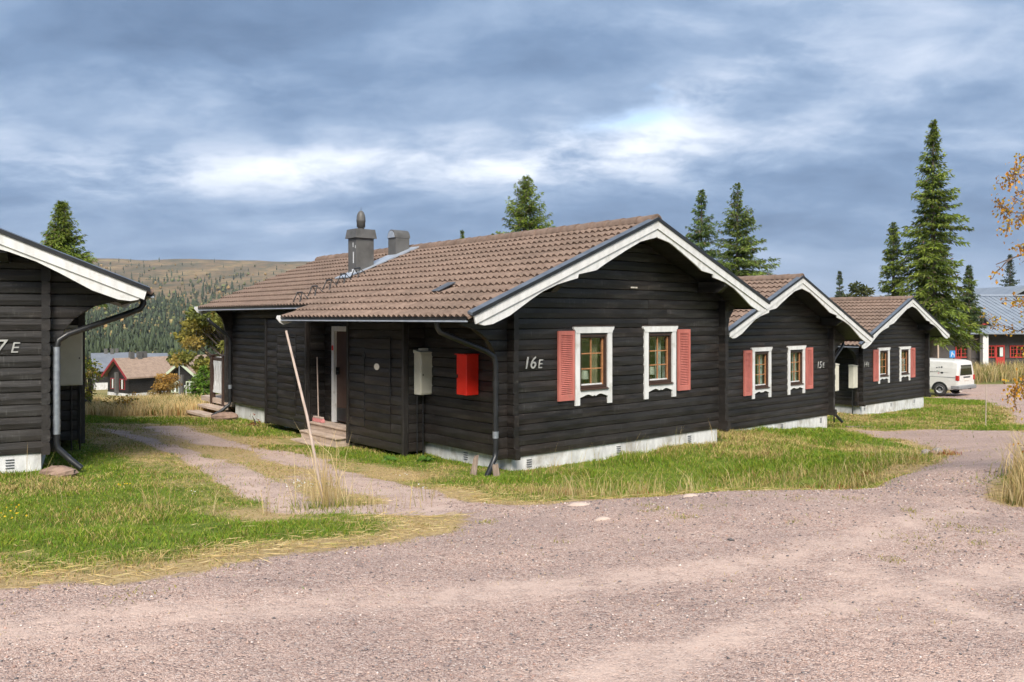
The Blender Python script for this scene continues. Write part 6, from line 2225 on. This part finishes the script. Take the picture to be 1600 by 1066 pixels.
    MB().box(bl[0] + .3 - ox, br_[0] - .3 - ox, ya - .16, ya - .05, bl[1] - .05 - oz, bl[1] + .07 - oz).build('sill', MT['redpaint'], do)
    B(X(1537), X(1545), yr - .6, yr + .4, zr - .5, zr + 1.1, 'chimney', 'galv')
    # taller wing behind with a pale gable
    yw = yr + 6
    k2 = (D + yw) / 1280
    X2 = lambda px: (px - 800) * k2 - ox
    Z2 = lambda py: EYE + (497 - py) * k2 - oz
    wing = MB().prism([(X2(1548), Z2(500)), (X2(1700), Z2(500)), (X2(1700), Z2(466)), (X2(1602), Z2(448)), (X2(1548), Z2(474))], 'y', yw, yw + 10).build('rear_wing', MT['bwall'], root)
    MB().box(X2(1578), X2(1660), yw - .05, yw - .005, Z2(488), Z2(468)).build('gable_panel', MT['yellowwood'], wing)
    for sgn, (pa, pb) in ((-1, ((1602, 446), (1540, 476))), (1, ((1602, 446), (1668, 476)))):
        MB().add([(X2(pa[0]), yw - .8, Z2(pa[1])), (X2(pb[0]), yw - .8, Z2(pb[1])), (X2(pb[0]), yw + 10, Z2(pb[1])), (X2(pa[0]), yw + 10, Z2(pa[1])),
                  (X2(pa[0]), yw - .8, Z2(pa[1]) - .35), (X2(pb[0]), yw - .8, Z2(pb[1]) - .35), (X2(pb[0]), yw + 10, Z2(pb[1]) - .35), (X2(pa[0]), yw + 10, Z2(pa[1]) - .35)],
                 [(0, 1, 2, 3), (7, 6, 5, 4), (0, 4, 5, 1), (1, 5, 6, 2), (2, 6, 7, 3)]).build('wing_roof', MT['metalroof'], wing)


long_building()

# blue sign on a post behind the van
d = 58
x = at(1488, d)
sg = empty('blue_sign', (x, d, gz(x, d)))
tag(sg, 'small blue road sign with white mark behind the van roof', 'sign')
hz = zt(548, d) - sg.location.z
MB().tube([(0, .03, 0), (0, .03, hz)], .03, 8).build('post', MT['galv'], sg)
MB().box(-.20, .20, -.012, .0, hz - .50, hz, ch=.004).build('panel', MT['blue'], sg)
MB().prism([(-.12, hz - .42), (-.06, hz - .42), (-.02, hz - .26), (.08, hz - .26), (.12, hz - .42), (.16, hz - .40), (.11, hz - .21), (-.01, hz - .21), (.02, hz - .08), (-.05, hz - .08), (-.07, hz - .26)], 'y', -.018, -.0125).build('white_mark', MT['white'], sg)


# ---------------------------------------------------------------- cottages down in the valley
def cottage(name, label, corner_px, d, eave_py, gdir, rdir, gw, ln, rise, trim, winmat, roofmat='tile_far', chim=True, cat='cottage'):
    """corner = front corner between gable and long side; gdir runs back along the gable, rdir along the ridge"""
    cx, cy = at(corner_px, d), d
    ze = zt(eave_py, d)
    zb = ze - 2.5
    g = Vector((*gdir, 0)).normalized()
    r = Vector((*rdir, 0)).normalized()
    root = empty(name, (cx, cy, zb))
    tag(root, label, cat, 'cottages in the valley')
    P = lambda a, b, c: tuple(g * a + r * b + Vector((0, 0, c)))

    def bx(a0, a1, b0, b1, c0, c1, nm, mt, par=root):
        v = [P(a, b, c) for c in (c0, c1) for b in (b0, b1) for a in (a0, a1)]
        return MB().add(v, [(0, 2, 3, 1), (4, 5, 7, 6), (0, 1, 5, 4), (2, 6, 7, 3), (0, 4, 6, 2), (1, 3, 7, 5)]).build(nm, MT[mt], par)
    he = 2.5
    v = [P(0, 0, -1), P(gw, 0, -1), P(gw, 0, he), P(gw / 2, 0, he + rise), P(0, 0, he), P(0, ln, -1), P(gw, ln, -1), P(gw, ln, he), P(gw / 2, ln, he + rise), P(0, ln, he)]
    wall = MB().add(v, [(0, 1, 2, 3, 4), (9, 8, 7, 6, 5), (0, 4, 9, 5), (1, 6, 7, 2)]).build('wall', MT['logy'], root)
    bx(-.02, gw + .02, -.02, ln, -1, .35, 'foundation', 'found')
    o, t = .5, .10
    sl = rise / (gw / 2)
    roof = MB()
    for s in (0, 1):
        a0 = -o if s == 0 else gw + o
        z0 = he - o * sl
        q = [P(a0, -o, z0 + .1), P(gw / 2, -o, he + rise + .1), P(gw / 2, ln + o, he + rise + .1), P(a0, ln + o, z0 + .1)]
        q2 = [(a_, b_, c_ - .16) for a_, b_, c_ in q]
        roof.add(q + q2, [(0, 1, 2, 3), (7, 6, 5, 4), (0, 4, 5, 1), (1, 5, 6, 2), (2, 6, 7, 3), (3, 7, 4, 0)])
    ro = roof.build('roof', MT[roofmat], root)
    for s in (0, 1):
        a0 = -o if s == 0 else gw + o
        z0 = he - o * sl
        q = [P(a0, -o - .06, z0 + .13), P(gw / 2, -o - .06, he + rise + .13), P(gw / 2, -o - .06, he + rise - .2), P(a0, -o - .06, z0 - .2)]
        q2 = [tuple(Vector(u) + r * .05) for u in q]
        MB().add(q + q2, [(0, 1, 2, 3), (7, 6, 5, 4), (0, 4, 5, 1), (2, 6, 7, 3), (0, 3, 7, 4), (1, 5, 6, 2)]).build('bargeboard', MT[trim], root)
    for (a0, a1) in ((.16, .40), (.62, .84)):
        w_ = bx(gw * a0, gw * a1, -.08, -.005, .75, 2.0, 'window', winmat)
        n = 3
        for i in range(n):
            u0 = gw * a0 + .07 + (gw * (a1 - a0) - .14) * i / n
            u1 = gw * a0 + .07 + (gw * (a1 - a0) - .14) * (i + 1) / n - .06
            bx(u0, u1, -.10, -.082, .84, 1.9, 'pane', 'curtain' if i % 2 else 'darkglass', w_)
    bx(gw * .46, gw * .56, -.3, -.02, .3, 2.7, 'chimney_stack', 'chimney')
    if chim:
        for b, a in ((1.6, .5), (2.5, .48), (3.2, .52)):
            bx(gw * a - .22, gw * a + .22, b - .25, b + .25, he + rise - .3, he + rise + .75, 'chimney', 'chimney', ro)
    return root


cottage('valley_cottage', 'dark valley cottage with dark red bargeboards and brown roof', 201, 93, 586, (-.80, .60), (.60, .80), 4.7, 11.5, 1.75, 'darkred', 'darkred')
cottage('valley_cottage', 'dark valley cottage with pale green bargeboards beside the lamp post', 312, 88, 589, (-.97, .24), (.35, .94), 4.1, 9, 1.55, 'palegreen', 'palegreen', chim=False)
cottage('grey_roofed_house', 'grey-roofed house farther back behind the red-trimmed cottage', 150, 128, 577, (-.5, .86), (.86, .5), 7, 5.0, 2.3, 'bluegrey', 'white', 'bluegrey')
cottage('grey_roofed_house', 'low grey roof stretching behind the brown cottage roof', 200, 140, 566, (-.5, .86), (.97, .24), 5, 8, 1.3, 'bluegrey', 'white', 'bluegrey', chim=False)
d = 84
x = at(280, d)
lp = empty('street_lamp', (x, d, gz(x, d) - .2))
tag(lp, 'grey street lamp with round head among the valley cottages', 'street lamp')
hz = zt(561, d) - lp.location.z
MB().tube([(0, 0, 0), (0, 0, hz)], [.07, .05], 8).build('post', MT['galv'], lp)
MB().lathe([(.05, hz), (.22, hz + .08), (.27, hz + .2), (.22, hz + .32), (.02, hz + .36)], 0, 0, 12).build('lamp_head', MT['white'], lp)
MB().box(-.25, .25, -.25, .25, .0, .9, ch=.02).build('base_box', MT['white'], lp)
d = 80
x = at(300, d)
z = gz(x, d)
bar = empty('white_barrier', (x, d, z))
tag(bar, 'white board barrier in front of the green-trimmed cottage', 'barrier')
MB().box(-.75, .75, -.03, .03, zt(606, d) - z, zt(602, d) - z).build('rail', MT['white'], bar)
for xx in (-.6, .6):
    MB().box(xx - .05, xx + .05, .035, .1, -.2, zt(602, d) - z).build('post', MT['white'], bar)

# ---------------------------------------------------------------- thin air haze towards the hill
hb = MB().box(-5300, 5300, -5300, 5300, -30, 190).build('haze', [])
tag(hb, 'thin pale haze in the air towards the far hill', 'haze', kind='stuff')
hm_ = bpy.data.materials.new('haze')
hm_.use_nodes = True
ht = hm_.node_tree
ht.nodes.clear()
ho_ = ht.nodes.new('ShaderNodeOutputMaterial')
pv = ht.nodes.new('ShaderNodeVolumePrincipled')
pv.inputs['Color'].default_value = (.80, .87, .96, 1)
pv.inputs['Density'].default_value = 0.00011
ht.links.new(pv.outputs[0], ho_.inputs['Volume'])
hb.data.materials.append(hm_)
